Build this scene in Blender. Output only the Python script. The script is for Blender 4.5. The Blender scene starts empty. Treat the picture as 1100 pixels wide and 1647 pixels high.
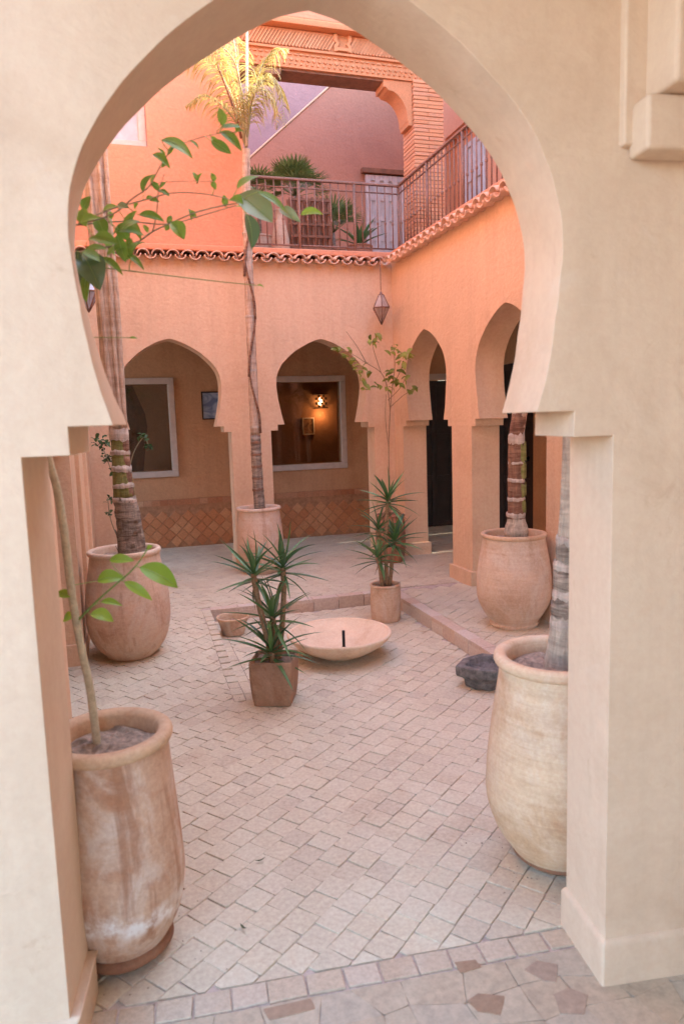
import bpy, bmesh, math, random
from mathutils import Vector, Matrix, noise

random.seed(7)
R = math.radians
SC = bpy.context.scene
COL = SC.collection

# ------------------------------------------------------------------ camera
YAW, PITCH, ROLL = R(16.6), R(7.3), R(1.81)
EYE = Vector((0, 0, 1.6))
_w = Vector((math.sin(YAW) * math.cos(PITCH), math.cos(YAW) * math.cos(PITCH), -math.sin(PITCH)))
_r = Vector((math.cos(YAW), -math.sin(YAW), 0))
_u = _r.cross(_w)
CR = _r * math.cos(ROLL) - _u * math.sin(ROLL)
CU = _r * math.sin(ROLL) + _u * math.cos(ROLL)
cam_d = bpy.data.cameras.new('camera')
cam = bpy.data.objects.new('camera', cam_d)
COL.objects.link(cam)
cam.matrix_world = Matrix(((CR.x, CU.x, -_w.x, EYE.x), (CR.y, CU.y, -_w.y, EYE.y), (CR.z, CU.z, -_w.z, EYE.z), (0, 0, 0, 1)))
cam_d.sensor_fit = 'VERTICAL'
cam_d.sensor_height = 36
cam_d.sensor_width = 24
cam_d.lens = 1151 / 1647 * 36
cam_d.clip_end = 2000
cam_d.clip_start = 0.05
cam_d.dof.use_dof = True
cam_d.dof.focus_distance = 5.2
cam_d.dof.aperture_fstop = 3.2
SC.camera = cam

# ------------------------------------------------------------------ sky and sun
SUN_EL, SUN_AZ = R(38), R(88)          # azimuth clockwise from +y: the sun stands beyond the side gallery
W = bpy.data.worlds.new('World')
SC.world = W
W.use_nodes = True
nt = W.node_tree
sky = nt.nodes.new('ShaderNodeTexSky')
sky.sky_type = 'NISHITA'
sky.sun_disc = False
sky.sun_elevation = SUN_EL
sky.sun_rotation = SUN_AZ
sky.dust_density = 2.0
nt.links.new(sky.outputs[0], nt.nodes['Background'].inputs[0])
nt.nodes['Background'].inputs[1].default_value = 0.15
sun_d = bpy.data.lights.new('sun', 'SUN')
sun_d.energy = 2.2
sun_d.angle = R(0.5)
sun_d.color = (1.0, 0.93, 0.82)
sun = bpy.data.objects.new('sun', sun_d)
COL.objects.link(sun)
sd = Vector((math.sin(SUN_AZ) * math.cos(SUN_EL), math.cos(SUN_AZ) * math.cos(SUN_EL), math.sin(SUN_EL)))
sun.rotation_euler = sd.to_track_quat('Z', 'Y').to_euler()
sun.location = (6, 4, 12)
SC.view_settings.view_transform = 'Standard'
SC.view_settings.look = 'None'
SC.view_settings.gamma = 1
SC.view_settings.use_curve_mapping = False
SC.view_settings.exposure = 3.25
SC.render.engine = 'CYCLES'
SC.cycles.max_bounces = 10
SC.cycles.diffuse_bounces = 6

# ------------------------------------------------------------------ materials
def newmat(name):
    m = bpy.data.materials.new(name)
    m.use_nodes = True
    n = m.node_tree
    b = n.nodes['Principled BSDF']
    return m, n, b

def N(n, t, **k):
    x = n.nodes.new(t)
    for a, v in k.items():
        setattr(x, a, v)
    return x

def ramp(n, fac, stops):
    r = N(n, 'ShaderNodeValToRGB')
    el = r.color_ramp.elements
    while len(el) < len(stops):
        el.new(0.5)
    for e, (p, c) in zip(el, stops):
        e.position = p
        e.color = (*c, 1) if len(c) == 3 else c
    n.links.new(fac, r.inputs[0])
    return r.outputs[0]

def noise_tex(n, vec, scale, detail=4, rough=0.55, dist=0.0):
    x = N(n, 'ShaderNodeTexNoise')
    x.inputs['Scale'].default_value = scale
    x.inputs['Detail'].default_value = detail
    x.inputs['Roughness'].default_value = rough
    x.inputs['Distortion'].default_value = dist
    if vec is not None:
        n.links.new(vec, x.inputs['Vector'])
    return x.outputs['Fac']

def mapping(n, src, scale=(1, 1, 1), rot=(0, 0, 0)):
    m = N(n, 'ShaderNodeMapping')
    m.inputs['Scale'].default_value = scale
    m.inputs['Rotation'].default_value = rot
    n.links.new(src, m.inputs['Vector'])
    return m.outputs[0]

def mixc(n, fac, a, b, mode='MIX'):
    x = N(n, 'ShaderNodeMix', data_type='RGBA', blend_type=mode)
    for s, v in ((x.inputs[6], a), (x.inputs[7], b)):
        if isinstance(v, tuple):
            s.default_value = (*v, 1)
        else:
            n.links.new(v, s)
    if isinstance(fac, (int, float)):
        x.inputs[0].default_value = fac
    else:
        n.links.new(fac, x.inputs[0])
    return x.outputs[2]

def mathn(n, op, a, b=None):
    x = N(n, 'ShaderNodeMath', operation=op)
    for s, v in zip(x.inputs, (a, b)):
        if v is None:
            continue
        if isinstance(v, (int, float)):
            s.default_value = v
        else:
            n.links.new(v, s)
    return x.outputs[0]

def bump(n, b, h, strength=0.3, dist=0.01):
    x = N(n, 'ShaderNodeBump')
    x.inputs['Strength'].default_value = strength
    x.inputs['Distance'].default_value = dist
    n.links.new(h, x.inputs['Height'])
    n.links.new(x.outputs[0], b.inputs['Normal'])

def objco(n):
    return N(n, 'ShaderNodeTexCoord').outputs['Object']

def sc(c, k):
    return tuple(min(1, v * k) for v in c)

def plaster(name, base, alt, pale=None, streak=0.35, rough=0.82, bscale=1.0, blotch=1.3, brel=0.4, grain=0.13, crack=0.35):
    """trowelled lime plaster: cloudy colour, vertical wash streaks, scuffs, trowel relief"""
    m, n, b = newmat(name)
    co = objco(n)
    c1 = noise_tex(n, co, blotch, 5, 0.6, 0.6)
    col = ramp(n, c1, [(0.30, base), (0.52, sc(base, 1.05)), (0.72, alt)])
    st = noise_tex(n, mapping(n, co, (5, 5, 0.35)), 2.2, 4, 0.6)
    sf = ramp(n, st, [(0.42, (0, 0, 0)), (0.75, (1, 1, 1))])
    col = mixc(n, mathn(n, 'MULTIPLY', sf, streak), col, sc(alt, 0.80))
    fine = noise_tex(n, co, 38, 3, 0.7)
    col = mixc(n, grain, col, ramp(n, fine, [(0.35, (0.25, 0.25, 0.25)), (0.65, (0.8, 0.8, 0.8))]), 'OVERLAY')
    if pale:
        pf = noise_tex(n, co, 3.1, 6, 0.65, 1.2)
        col = mixc(n, ramp(n, pf, [(0.60, (0, 0, 0)), (0.70, (0.55, 0.55, 0.55))]), col, pale)
    if crack >= 0:
        vo = N(n, 'ShaderNodeTexVoronoi', feature='DISTANCE_TO_EDGE')
        vo.inputs['Scale'].default_value = 1.5
        wob = N(n, 'ShaderNodeVectorMath', operation='ADD')
        nn = N(n, 'ShaderNodeTexNoise'); nn.inputs['Scale'].default_value = 5; nn.inputs['Detail'].default_value = 6
        n.links.new(co, nn.inputs['Vector'])
        sc2 = N(n, 'ShaderNodeVectorMath', operation='SCALE'); sc2.inputs['Scale'].default_value = 0.45
        n.links.new(nn.outputs['Color'], sc2.inputs[0])
        n.links.new(co, wob.inputs[0]); n.links.new(sc2.outputs[0], wob.inputs[1])
        n.links.new(wob.outputs[0], vo.inputs['Vector'])
        cr = ramp(n, vo.outputs['Distance'], [(0.0, (1, 1, 1)), (0.006, (0, 0, 0))])
        cm = mathn(n, 'MULTIPLY', cr, ramp(n, noise_tex(n, co, 1.1, 3), [(0.50, (0, 0, 0)), (0.60, (1, 1, 1))]))
        col = mixc(n, mathn(n, 'MULTIPLY', cm, crack * .6), col, sc(alt, 0.5))
        sm = noise_tex(n, mapping(n, co, (1, 1, 0.8)), 6.5, 7, 0.7, 0.9)
        col = mixc(n, ramp(n, sm, [(0.63, (0, 0, 0)), (0.72, (0.5, 0.5, 0.5))]), col, (alt[0] * .86, alt[1] * .78, alt[2] * .74))
    n.links.new(col, b.inputs['Base Color'])
    b.inputs['Roughness'].default_value = rough
    h = mathn(n, 'ADD', mathn(n, 'MULTIPLY', noise_tex(n, mapping(n, co, (1, 1, 1.6)), 9 * bscale, 5, 0.55, 0.8), 1.0),
              mathn(n, 'MULTIPLY', noise_tex(n, co, 90, 2, 0.6), 0.12))
    bump(n, b, h, brel, 0.02)
    return m

def terracotta(name, base, pale, dark, bloom=0.5, streak=0.5, rings=0.3, rough=0.85, zs=14, lime=False):
    """thrown clay: turning rings, lime bloom, water runs"""
    m, n, b = newmat(name)
    co = objco(n)
    cl = noise_tex(n, co, 4.5, 6, 0.62, 0.7)
    col = ramp(n, cl, [(0.32, dark), (0.5, base), (0.68, sc(base, 1.12))])
    bl = noise_tex(n, mapping(n, co, (2.2, 2.2, 1.3)), 2.4, 7, 0.68, 1.5)
    col = mixc(n, mathn(n, 'MULTIPLY', ramp(n, bl, [(0.45, (0, 0, 0)), (0.62, (1, 1, 1))]), bloom), col, pale)
    ru = noise_tex(n, mapping(n, co, (9, 9, 0.8)), 1.7, 5, 0.6, 0.4)
    col = mixc(n, mathn(n, 'MULTIPLY', ramp(n, ru, [(0.56, (0, 0, 0)), (0.66, (1, 1, 1))]), streak), col, sc(dark, 0.85))
    if lime:            # a crusted tide line of white salts low on the belly
        sp = N(n, 'ShaderNodeSeparateXYZ')
        n.links.new(co, sp.inputs[0])
        wz = mathn(n, 'ADD', sp.outputs[2], mathn(n, 'MULTIPLY', noise_tex(n, mapping(n, co, (5, 5, 1)), 1.4, 4, 0.6), 0.16))
        bandm = ramp(n, wz, [(0.235, (0, 0, 0)), (0.265, (1, 1, 1)), (0.29, (1, 1, 1)), (0.33, (0, 0, 0))])
        bandm = mathn(n, 'MULTIPLY', bandm, ramp(n, noise_tex(n, co, 18, 5, 0.7), [(0.40, (0, 0, 0)), (0.58, (1, 1, 1))]))
        col = mixc(n, bandm, col, (0.78, 0.73, 0.68))
    rg = noise_tex(n, mapping(n, co, (0.5, 0.5, zs)), 4, 3, 0.6, 0.2)
    col = mixc(n, rings * 0.45, col, ramp(n, rg, [(0.35, sc(dark, 0.8)), (0.65, sc(pale, 1.05))]), 'SOFT_LIGHT')
    fine = noise_tex(n, co, 70, 3, 0.7)
    col = mixc(n, 0.18, col, ramp(n, fine, [(0.35, (0.25, 0.25, 0.25)), (0.65, (0.8, 0.8, 0.8))]), 'OVERLAY')
    n.links.new(col, b.inputs['Base Color'])
    b.inputs['Roughness'].default_value = rough
    h = mathn(n, 'ADD', mathn(n, 'MULTIPLY', rg, rings), mathn(n, 'MULTIPLY', noise_tex(n, co, 26, 4, 0.6), 0.5))
    bump(n, b, h, 0.5, 0.006)
    return m

def pieces(name, cols, rough=0.8, fine_scale=55, wear=None, bstr=0.4, stain=None):
    """one colour per separate piece, with grain"""
    m, n, b = newmat(name)
    g = N(n, 'ShaderNodeNewGeometry').outputs['Random Per Island']
    oi = N(n, 'ShaderNodeObjectInfo').outputs['Random']
    f = mathn(n, 'FRACT', mathn(n, 'ADD', g, oi))
    k = len(cols)
    col = ramp(n, f, [((i + 0.5) / k, c) for i, c in enumerate(cols)])
    co = N(n, 'ShaderNodeNewGeometry').outputs['Position']
    if wear:
        wv = noise_tex(n, co, 2.3, 6, 0.65, 1.0)
        col = mixc(n, ramp(n, wv, [(0.48, (0, 0, 0)), (0.66, (0.8, 0.8, 0.8))]), col, wear)
    if stain:
        sv = noise_tex(n, co, 1.25, 7, 0.7, 1.2)
        col = mixc(n, ramp(n, sv, [(0.56, (0, 0, 0)), (0.70, (0.55, 0.55, 0.55))]), col, stain)
    fi = noise_tex(n, co, fine_scale, 5, 0.7)
    col = mixc(n, 0.3, col, ramp(n, fi, [(0.3, (0.2, 0.2, 0.2)), (0.7, (0.85, 0.85, 0.85))]), 'OVERLAY')
    n.links.new(col, b.inputs['Base Color'])
    b.inputs['Roughness'].default_value = rough
    bump(n, b, fi, bstr, 0.004)
    return m

def plain(name, col, rough=0.6, metal=0.0, var=0.25, scale=20, bstr=0.2):
    m, n, b = newmat(name)
    co = objco(n)
    f = noise_tex(n, co, scale, 5, 0.65, 0.4)
    c = ramp(n, f, [(0.3, sc(col, 1 - var)), (0.7, sc(col, 1 + var))])
    n.links.new(c, b.inputs['Base Color'])
    b.inputs['Roughness'].default_value = rough
    b.inputs['Metallic'].default_value = metal
    bump(n, b, f, bstr, 0.004)
    return m

def leafmat(name, col, col2, trans=0.35, rough=0.45, veins=False):
    m, n, b = newmat(name)
    oi = N(n, 'ShaderNodeObjectInfo').outputs['Random']
    gi = N(n, 'ShaderNodeNewGeometry').outputs['Random Per Island']
    f = mathn(n, 'FRACT', mathn(n, 'ADD', oi, gi))
    pos = N(n, 'ShaderNodeNewGeometry').outputs['Position']
    nz = noise_tex(n, pos, 22, 4, 0.6)
    c = ramp(n, mathn(n, 'ADD', mathn(n, 'MULTIPLY', f, 0.7), mathn(n, 'MULTIPLY', nz, 0.3)), [(0.15, col), (0.85, col2)])
    n.links.new(c, b.inputs['Base Color'])
    b.inputs['Roughness'].default_value = rough
    tr = N(n, 'ShaderNodeBsdfTranslucent')
    n.links.new(c, tr.inputs[0])
    mx = N(n, 'ShaderNodeMixShader')
    mx.inputs[0].default_value = trans
    n.links.new(b.outputs[0], mx.inputs[1])
    n.links.new(tr.outputs[0], mx.inputs[2])
    n.links.new(mx.outputs[0], n.nodes['Material Output'].inputs[0])
    return m

M = {}
M['near'] = plaster('cream_lime_plaster', (0.639, 0.470, 0.328), (0.572, 0.396, 0.262), pale=(0.690, 0.539, 0.402), streak=0.22, blotch=1.5, bscale=0.45, brel=0.3, grain=0.07, crack=0.0)
M['wall'] = plaster('apricot_plaster', (0.690, 0.467, 0.302), (0.639, 0.414, 0.259), streak=0.3)
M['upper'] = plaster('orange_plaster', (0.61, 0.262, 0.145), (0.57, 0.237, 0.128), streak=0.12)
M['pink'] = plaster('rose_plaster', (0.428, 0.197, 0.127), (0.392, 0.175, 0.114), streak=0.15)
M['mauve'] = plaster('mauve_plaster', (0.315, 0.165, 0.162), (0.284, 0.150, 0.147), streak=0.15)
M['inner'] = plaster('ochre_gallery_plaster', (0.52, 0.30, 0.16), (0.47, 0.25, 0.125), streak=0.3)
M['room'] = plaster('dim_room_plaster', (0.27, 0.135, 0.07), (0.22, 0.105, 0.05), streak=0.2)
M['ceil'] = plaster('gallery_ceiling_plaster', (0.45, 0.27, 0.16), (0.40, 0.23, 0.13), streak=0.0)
M['paver'] = pieces('pale_terracotta_pavers', [(0.596, 0.516, 0.375), (0.552, 0.468, 0.341), (0.625, 0.556, 0.413), (0.587, 0.507, 0.379), (0.615, 0.531, 0.384), (0.538, 0.458, 0.341)], 0.8, 60, wear=(0.634, 0.571, 0.426), stain=(0.481, 0.358, 0.244))
M['border'] = pieces('border_pavers', [(0.531, 0.433, 0.314), (0.496, 0.383, 0.270), (0.550, 0.451, 0.343)], 0.8, 60, wear=(0.558, 0.468, 0.358))
M['curb'] = pieces('step_edge_bricks', [(0.605, 0.480, 0.388), (0.562, 0.420, 0.312), (0.626, 0.528, 0.438)], 0.82, 60)
M['mortar'] = plain('sandy_floor_joint', (0.50, 0.405, 0.345), 0.95, 0, 0.3, 30)
M['flag'] = pieces('worn_flagstones', [(0.465, 0.377, 0.268), (0.483, 0.398, 0.286), (0.438, 0.350, 0.249), (0.474, 0.377, 0.263), (0.456, 0.385, 0.289)], 0.78, 30, wear=(0.491, 0.411, 0.297), stain=(0.375, 0.258, 0.167))
M['flag_brown'] = pieces('brown_flagstones', [(0.325, 0.211, 0.132), (0.432, 0.323, 0.228), (0.357, 0.263, 0.193)], 0.75, 40)
M['ground'] = plain('earth', (0.30, 0.22, 0.17), 0.95, 0, 0.25, 3)
M['tile'] = pieces('salmon_roof_tile', [(0.726, 0.448, 0.313), (0.682, 0.403, 0.270), (0.770, 0.493, 0.356), (0.660, 0.392, 0.270)], 0.8, 50)
M['pot_grey'] = terracotta('weathered_clay', (0.54, 0.36, 0.25), (0.66, 0.56, 0.48), (0.40, 0.19, 0.10), 0.7, 0.75, 0.3, lime=True)
M['pot_rose'] = terracotta('rose_clay', (0.614, 0.439, 0.322), (0.654, 0.547, 0.446), (0.471, 0.291, 0.198), 0.75, 0.45, 0.45)
M['pot_cream'] = terracotta('cream_clay', (0.632, 0.462, 0.317), (0.673, 0.547, 0.426), (0.510, 0.315, 0.185), 0.6, 0.12, 0.9)
M['pot_buff'] = terracotta('buff_clay', (0.616, 0.461, 0.342), (0.658, 0.565, 0.471), (0.512, 0.346, 0.236), 0.7, 0.3, 0.8)
M['pot_brown'] = terracotta('brown_clay', (0.378, 0.240, 0.154), (0.468, 0.360, 0.275), (0.270, 0.150, 0.088), 0.4, 0.45, 0.2)
M['pot_red'] = terracotta('red_clay', (0.38, 0.18, 0.11), (0.44, 0.25, 0.17), (0.30, 0.13, 0.075), 0.3, 0.3, 0.3)
M['rim'] = terracotta('rim_clay', (0.56, 0.37, 0.23), (0.62, 0.46, 0.32), (0.50, 0.28, 0.16), 0.5, 0.2, 0.2)
M['foot'] = terracotta('damp_clay', (0.27, 0.125, 0.065), (0.34, 0.19, 0.12), (0.20, 0.09, 0.05), 0.3, 0.4, 0.2)
M['soil'] = plain('dry_soil', (0.31, 0.235, 0.18), 0.98, 0, 0.5, 38, 1.0)
M['basin'] = terracotta('sandy_basin_clay', (0.742, 0.562, 0.398), (0.774, 0.625, 0.479), (0.636, 0.435, 0.286), 0.5, 0.15, 0.3)
M['slate'] = plain('grey_stone', (0.155, 0.143, 0.132), 0.8, 0, 0.6, 22, 1.0)
M['iron'] = plain('rusty_iron', (0.26, 0.14, 0.10), 0.6, 0.3, 0.35, 60)
M['black'] = plain('black_metal', (0.02, 0.018, 0.018), 0.5, 0.5)
M['dark_door'] = plain('dark_stained_wood', (0.035, 0.020, 0.015), 0.45, 0, 0.35, 8)
M['white_door'] = plain('grey_white_paint', (0.50, 0.46, 0.46), 0.6, 0, 0.12, 9)
M['frame'] = plain('pale_frame_plaster', (0.58, 0.49, 0.42), 0.75, 0, 0.1, 12)
M['brick'] = pieces('thin_facing_brick', [(0.62, 0.27, 0.135), (0.57, 0.235, 0.11), (0.66, 0.31, 0.165), (0.60, 0.27, 0.15)], 0.85, 70)
M['carve'] = pieces('carved_brick', [(0.58, 0.25, 0.115), (0.54, 0.22, 0.10), (0.62, 0.28, 0.14)], 0.85, 70)
M['wood'] = plain('brown_timber', (0.22, 0.095, 0.05), 0.7, 0, 0.3, 10)
M['zellige'] = pieces('ochre_glazed_tile', [(0.493, 0.205, 0.085), (0.538, 0.248, 0.110), (0.448, 0.173, 0.070), (0.571, 0.292, 0.140), (0.504, 0.216, 0.090), (0.482, 0.194, 0.080)], 0.42, 45, bstr=0.2)
M['zborder'] = pieces('border_glazed_tile', [(0.47, 0.22, 0.11), (0.38, 0.145, 0.065), (0.56, 0.34, 0.2), (0.44, 0.19, 0.09)], 0.42, 45, bstr=0.2)
M['grout'] = plain('ochre_grout', (0.40, 0.21, 0.11), 0.9)
M['citrus'] = leafmat('citrus_leaf', (0.15, 0.29, 0.04), (0.27, 0.44, 0.07), 0.4, 0.4)
M['citrus_lime'] = leafmat('young_citrus_leaf', (0.25, 0.43, 0.045), (0.33, 0.52, 0.07), 0.45, 0.4)
M['citrus_dark'] = leafmat('old_citrus_leaf', (0.085, 0.17, 0.07), (0.12, 0.21, 0.10), 0.2, 0.28)
M['citrus_grey'] = leafmat('silvery_leaf', (0.25, 0.34, 0.17), (0.27, 0.36, 0.19), 0.25, 0.35)
M['sapling_leaf'] = leafmat('olive_leaf', (0.15, 0.18, 0.03), (0.40, 0.41, 0.07), 0.35, 0.5)
M['yucca'] = leafmat('yucca_leaf', (0.061, 0.135, 0.056), (0.135, 0.270, 0.088), 0.12, 0.38)
def tips(m, c2, p0, p1):
    n = m.node_tree
    sp = N(n, 'ShaderNodeSeparateXYZ')
    n.links.new(objco(n), sp.inputs[0])
    f = ramp(n, sp.outputs[0], [(p0, (0, 0, 0)), (p1, (1, 1, 1))])
    for nd in [x for x in n.nodes if x.type in ('BSDF_PRINCIPLED', 'BSDF_TRANSLUCENT')]:
        src = nd.inputs[0].links[0].from_socket
        n.links.new(mixc(n, f, src, c2), nd.inputs[0])
tips(M['yucca'], (0.20, 0.13, 0.06), 0.90, 0.99)
M['yucca_dead'] = leafmat('dry_yucca_leaf', (0.23, 0.16, 0.09), (0.34, 0.25, 0.14), 0.15, 0.8)
M['ivy'] = leafmat('dark_vine_leaf', (0.03, 0.075, 0.025), (0.09, 0.17, 0.05), 0.25, 0.45)
M['palm_leaf'] = leafmat('yellow_palm_leaflet', (0.367, 0.286, 0.076), (0.533, 0.425, 0.152), 0.5, 0.45)
M['fan_leaf'] = leafmat('fan_palm_leaf', (0.09, 0.12, 0.03), (0.17, 0.20, 0.05), 0.3, 0.5)
M['rachis'] = plain('frond_stalk', (0.36, 0.32, 0.16), 0.6, 0, 0.2, 30)
M['rachis_pale'] = plain('pale_frond_stalk', (0.62, 0.55, 0.42), 0.5, 0, 0.1, 30)
M['twig'] = plain('green_grey_bark', (0.30, 0.26, 0.16), 0.85, 0, 0.3, 60, 0.6)
M['stem'] = plain('citrus_bark', (0.52, 0.46, 0.32), 0.85, 0, 0.25, 50, 0.6)
M['green_stem'] = plain('green_stem', (0.17, 0.25, 0.06), 0.7, 0, 0.2, 50)
M['cane'] = plain('yucca_cane', (0.33, 0.22, 0.13), 0.9, 0, 0.3, 60, 0.8)
M['debris'] = plain('dry_leaf', (0.10, 0.11, 0.05), 0.8)
M['glass_bronze'] = plain('smoked_lantern_glass', (0.405, 0.306, 0.252), 0.3, 0, 0.3, 9)
M['glass_lamp'] = plain('lantern_glass', (0.40, 0.42, 0.50), 0.25, 0, 0.15, 9)

def trunkmat(name, bark, bark2, scale=9):
    m, n, b = newmat(name)
    co = objco(n)
    z = noise_tex(n, mapping(n, co, (1.2, 1.2, 7)), scale, 4, 0.65, 0.7)
    f = noise_tex(n, mapping(n, co, (14, 14, 2)), 3, 5, 0.7, 0.5)
    c = ramp(n, z, [(0.35, bark), (0.62, bark2)])
    c = mixc(n, 0.5, c, ramp(n, f, [(0.3, (0.15, 0.15, 0.15)), (0.7, (0.85, 0.85, 0.85))]), 'OVERLAY')
    n.links.new(c, b.inputs['Base Color'])
    b.inputs['Roughness'].default_value = 0.9
    bump(n, b, mathn(n, 'ADD', z, f), 0.8, 0.012)
    return m
M['bark_rough'] = trunkmat('rough_palm_bark', (0.137, 0.094, 0.066), (0.357, 0.286, 0.220), 7)
M['bark_smooth'] = trunkmat('dry_sheath', (0.420, 0.288, 0.200), (0.525, 0.396, 0.300), 3)
M['bark_pale'] = trunkmat('grey_palm_bark', (0.345, 0.280, 0.214), (0.506, 0.414, 0.316), 4)
M['bark_scar'] = trunkmat('pale_leaf_scar', (0.42, 0.33, 0.26), (0.52, 0.43, 0.35), 6)
M['bark_green'] = trunkmat('green_crownshaft', (0.15, 0.15, 0.035), (0.24, 0.22, 0.07), 5)
M['bark_dark'] = trunkmat('brown_sheath', (0.14, 0.06, 0.035), (0.28, 0.15, 0.09), 6)

def glassmat():
    m, n, b = newmat('window_glass')
    tr = N(n, 'ShaderNodeBsdfTransparent')
    tr.inputs[0].default_value = (0.9, 0.82, 0.74, 1)
    gl = N(n, 'ShaderNodeBsdfGlossy')
    gl.inputs['Roughness'].default_value = 0.03
    fr = N(n, 'ShaderNodeFresnel')
    mx = N(n, 'ShaderNodeMixShader')
    n.links.new(fr.outputs[0], mx.inputs[0])
    n.links.new(tr.outputs[0], mx.inputs[1])
    n.links.new(gl.outputs[0], mx.inputs[2])
    n.links.new(mx.outputs[0], n.nodes['Material Output'].inputs[0])
    return m
M['glass'] = glassmat()

def emit(name, col, k):
    m, n, b = newmat(name)
    b.inputs['Base Color'].default_value = (*col, 1)
    b.inputs['Emission Color'].default_value = (*col, 1)
    b.inputs['Emission Strength'].default_value = k
    return m
M['lamp_glow'] = emit('lit_lamp_glass', (1.0, 0.62, 0.30), 3.0)

# ------------------------------------------------------------------ mesh helpers
class MB:
    def __init__(s):
        s.v, s.f, s.sm = [], [], []
    def add(s, vs, fs, smooth=False):
        o = len(s.v)
        s.v += [Vector(p) for p in vs]
        s.f += [tuple(i + o for i in f) for f in fs]
        s.sm += [smooth] * len(fs)
    def box(s, lo, hi, mat=None):
        x0, y0, z0 = lo
        x1, y1, z1 = hi
        vs = [Vector(p) for p in ((x0, y0, z0), (x1, y0, z0), (x1, y1, z0), (x0, y1, z0), (x0, y0, z1), (x1, y0, z1), (x1, y1, z1), (x0, y1, z1))]
        if mat is not None:
            vs = [mat @ p for p in vs]
        s.add(vs, [(0, 3, 2, 1), (4, 5, 6, 7), (0, 1, 5, 4), (1, 2, 6, 5), (2, 3, 7, 6), (3, 0, 4, 7)])
    def tube(s, pts, rad, seg=8, cap=True, wob=0.0, smooth=True):
        pts = [Vector(p) for p in pts]
        if not isinstance(rad, (list, tuple)):
            rad = [rad] * len(pts)
        rings = []
        ref = None
        for i, p in enumerate(pts):
            t = (pts[min(i + 1, len(pts) - 1)] - pts[max(i - 1, 0)]).normalized()
            if ref is None:
                ref = Vector((1, 0, 0)) if abs(t.x) < 0.8 else Vector((0, 1, 0))
            a = (ref - t * ref.dot(t)).normalized()
            ref = a
            c = t.cross(a)
            rings.append([p + (a * math.cos(k * 2 * math.pi / seg) + c * math.sin(k * 2 * math.pi / seg)) * rad[i] * (1 + wob * random.uniform(-1, 1)) for k in range(seg)])
        vs = [q for r in rings for q in r]
        fs = []
        for i in range(len(rings) - 1):
            for k in range(seg):
                a, b_ = i * seg + k, i * seg + (k + 1) % seg
                fs.append((a, b_, b_ + seg, a + seg))
        s.add(vs, fs, smooth)
        if cap:
            o = len(vs)
            s.f += [tuple(len(s.v) - o + k for k in range(seg))[::-1], tuple(len(s.v) - seg + k for k in range(seg))]
            s.sm += [False, False]
    def lathe(s, prof, seg=48, c=(0, 0), wob=0.0, smooth=True, seed=0.0):
        vs, fs = [], []
        for i, (r, z) in enumerate(prof):
            for k in range(seg):
                a = k * 2 * math.pi / seg
                d = 1.0
                if wob:
                    d = 1 + wob * noise.noise(Vector((math.cos(a) * 1.2 + seed, math.sin(a) * 1.2, z * 3 + seed)))
                vs.append((c[0] + r * d * math.cos(a), c[1] + r * d * math.sin(a), z))
        for i in range(len(prof) - 1):
            for k in range(seg):
                a, b_ = i * seg + k, i * seg + (k + 1) % seg
                fs.append((a, b_, b_ + seg, a + seg))
        s.add(vs, fs, smooth)
    def prism(s, poly, to3, depth):
        """poly: 2D outline; to3(u, v, d) maps to 3D; front at d=0, back at d=depth"""
        k = len(poly)
        vs = [to3(u, v, 0) for u, v in poly] + [to3(u, v, depth) for u, v in poly]
        fs = [tuple(range(k)), tuple(range(2 * k - 1, k - 1, -1))]
        for i in range(k):
            j = (i + 1) % k
            fs.append((i, i + k, j + k, j))
        s.add(vs, fs)

def origin_of(o):
    p = Vector((0, 0, 0))
    while o is not None:
        p += o.location
        o = o.parent
    return p

def link(name, me, mat, parent=None):
    o = bpy.data.objects.new(name, me)
    if mat is not None and not me.materials:
        me.materials.append(mat)
    COL.objects.link(o)
    o.parent = parent
    return o

def build(name, mb, mat, parent=None, bevel=0.0, seg=2, loc=None, fix=True):
    """links the collected geometry (world coordinates) as ONE mesh object"""
    base = origin_of(parent) if parent is not None else Vector(loc or (0, 0, 0))
    me = bpy.data.meshes.new(name)
    me.from_pydata([tuple(p - base) for p in mb.v], [], mb.f)
    me.polygons.foreach_set('use_smooth', mb.sm)
    if fix:
        bm = bmesh.new()
        bm.from_mesh(me)
        bmesh.ops.recalc_face_normals(bm, faces=bm.faces)
        bm.to_mesh(me)
        bm.free()
    me.update()
    o = link(name, me, mat, parent)
    if parent is None:
        o.location = base
    if bevel:
        me.polygons.foreach_set('use_smooth', [True] * len(me.polygons))
        b = o.modifiers.new('bevel', 'BEVEL')
        b.width = bevel
        b.segments = seg
        b.limit_method = 'ANGLE'
        b.angle_limit = R(40)
        w = o.modifiers.new('normals', 'WEIGHTED_NORMAL')
        w.keep_sharp = False
    return o

def tag(o, label=None, cat=None, group=None, kind=None):
    if label: o['label'] = label
    if cat: o['category'] = cat
    if group: o['group'] = group
    if kind: o['kind'] = kind
    return o

def thing(name, label, cat, loc=(0, 0, 0), group=None):
    o = bpy.data.objects.new(name, None)
    o.empty_display_size = 0.1
    COL.objects.link(o)
    o.location = loc
    return tag(o, label, cat, group)

def instance(name, me, parent, mat4, local=True):
    o = bpy.data.objects.new(name, me)
    COL.objects.link(o)
    o.parent = parent
    o.matrix_local = mat4
    return o

def mesh_of(name, mb, mat):
    me = bpy.data.meshes.new(name)
    me.from_pydata([tuple(p) for p in mb.v], [], mb.f)
    me.polygons.foreach_set('use_smooth', mb.sm)
    bm = bmesh.new(); bm.from_mesh(me)
    bmesh.ops.recalc_face_normals(bm, faces=bm.faces)
    bm.to_mesh(me); bm.free()
    me.materials.append(mat)
    return me

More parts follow.
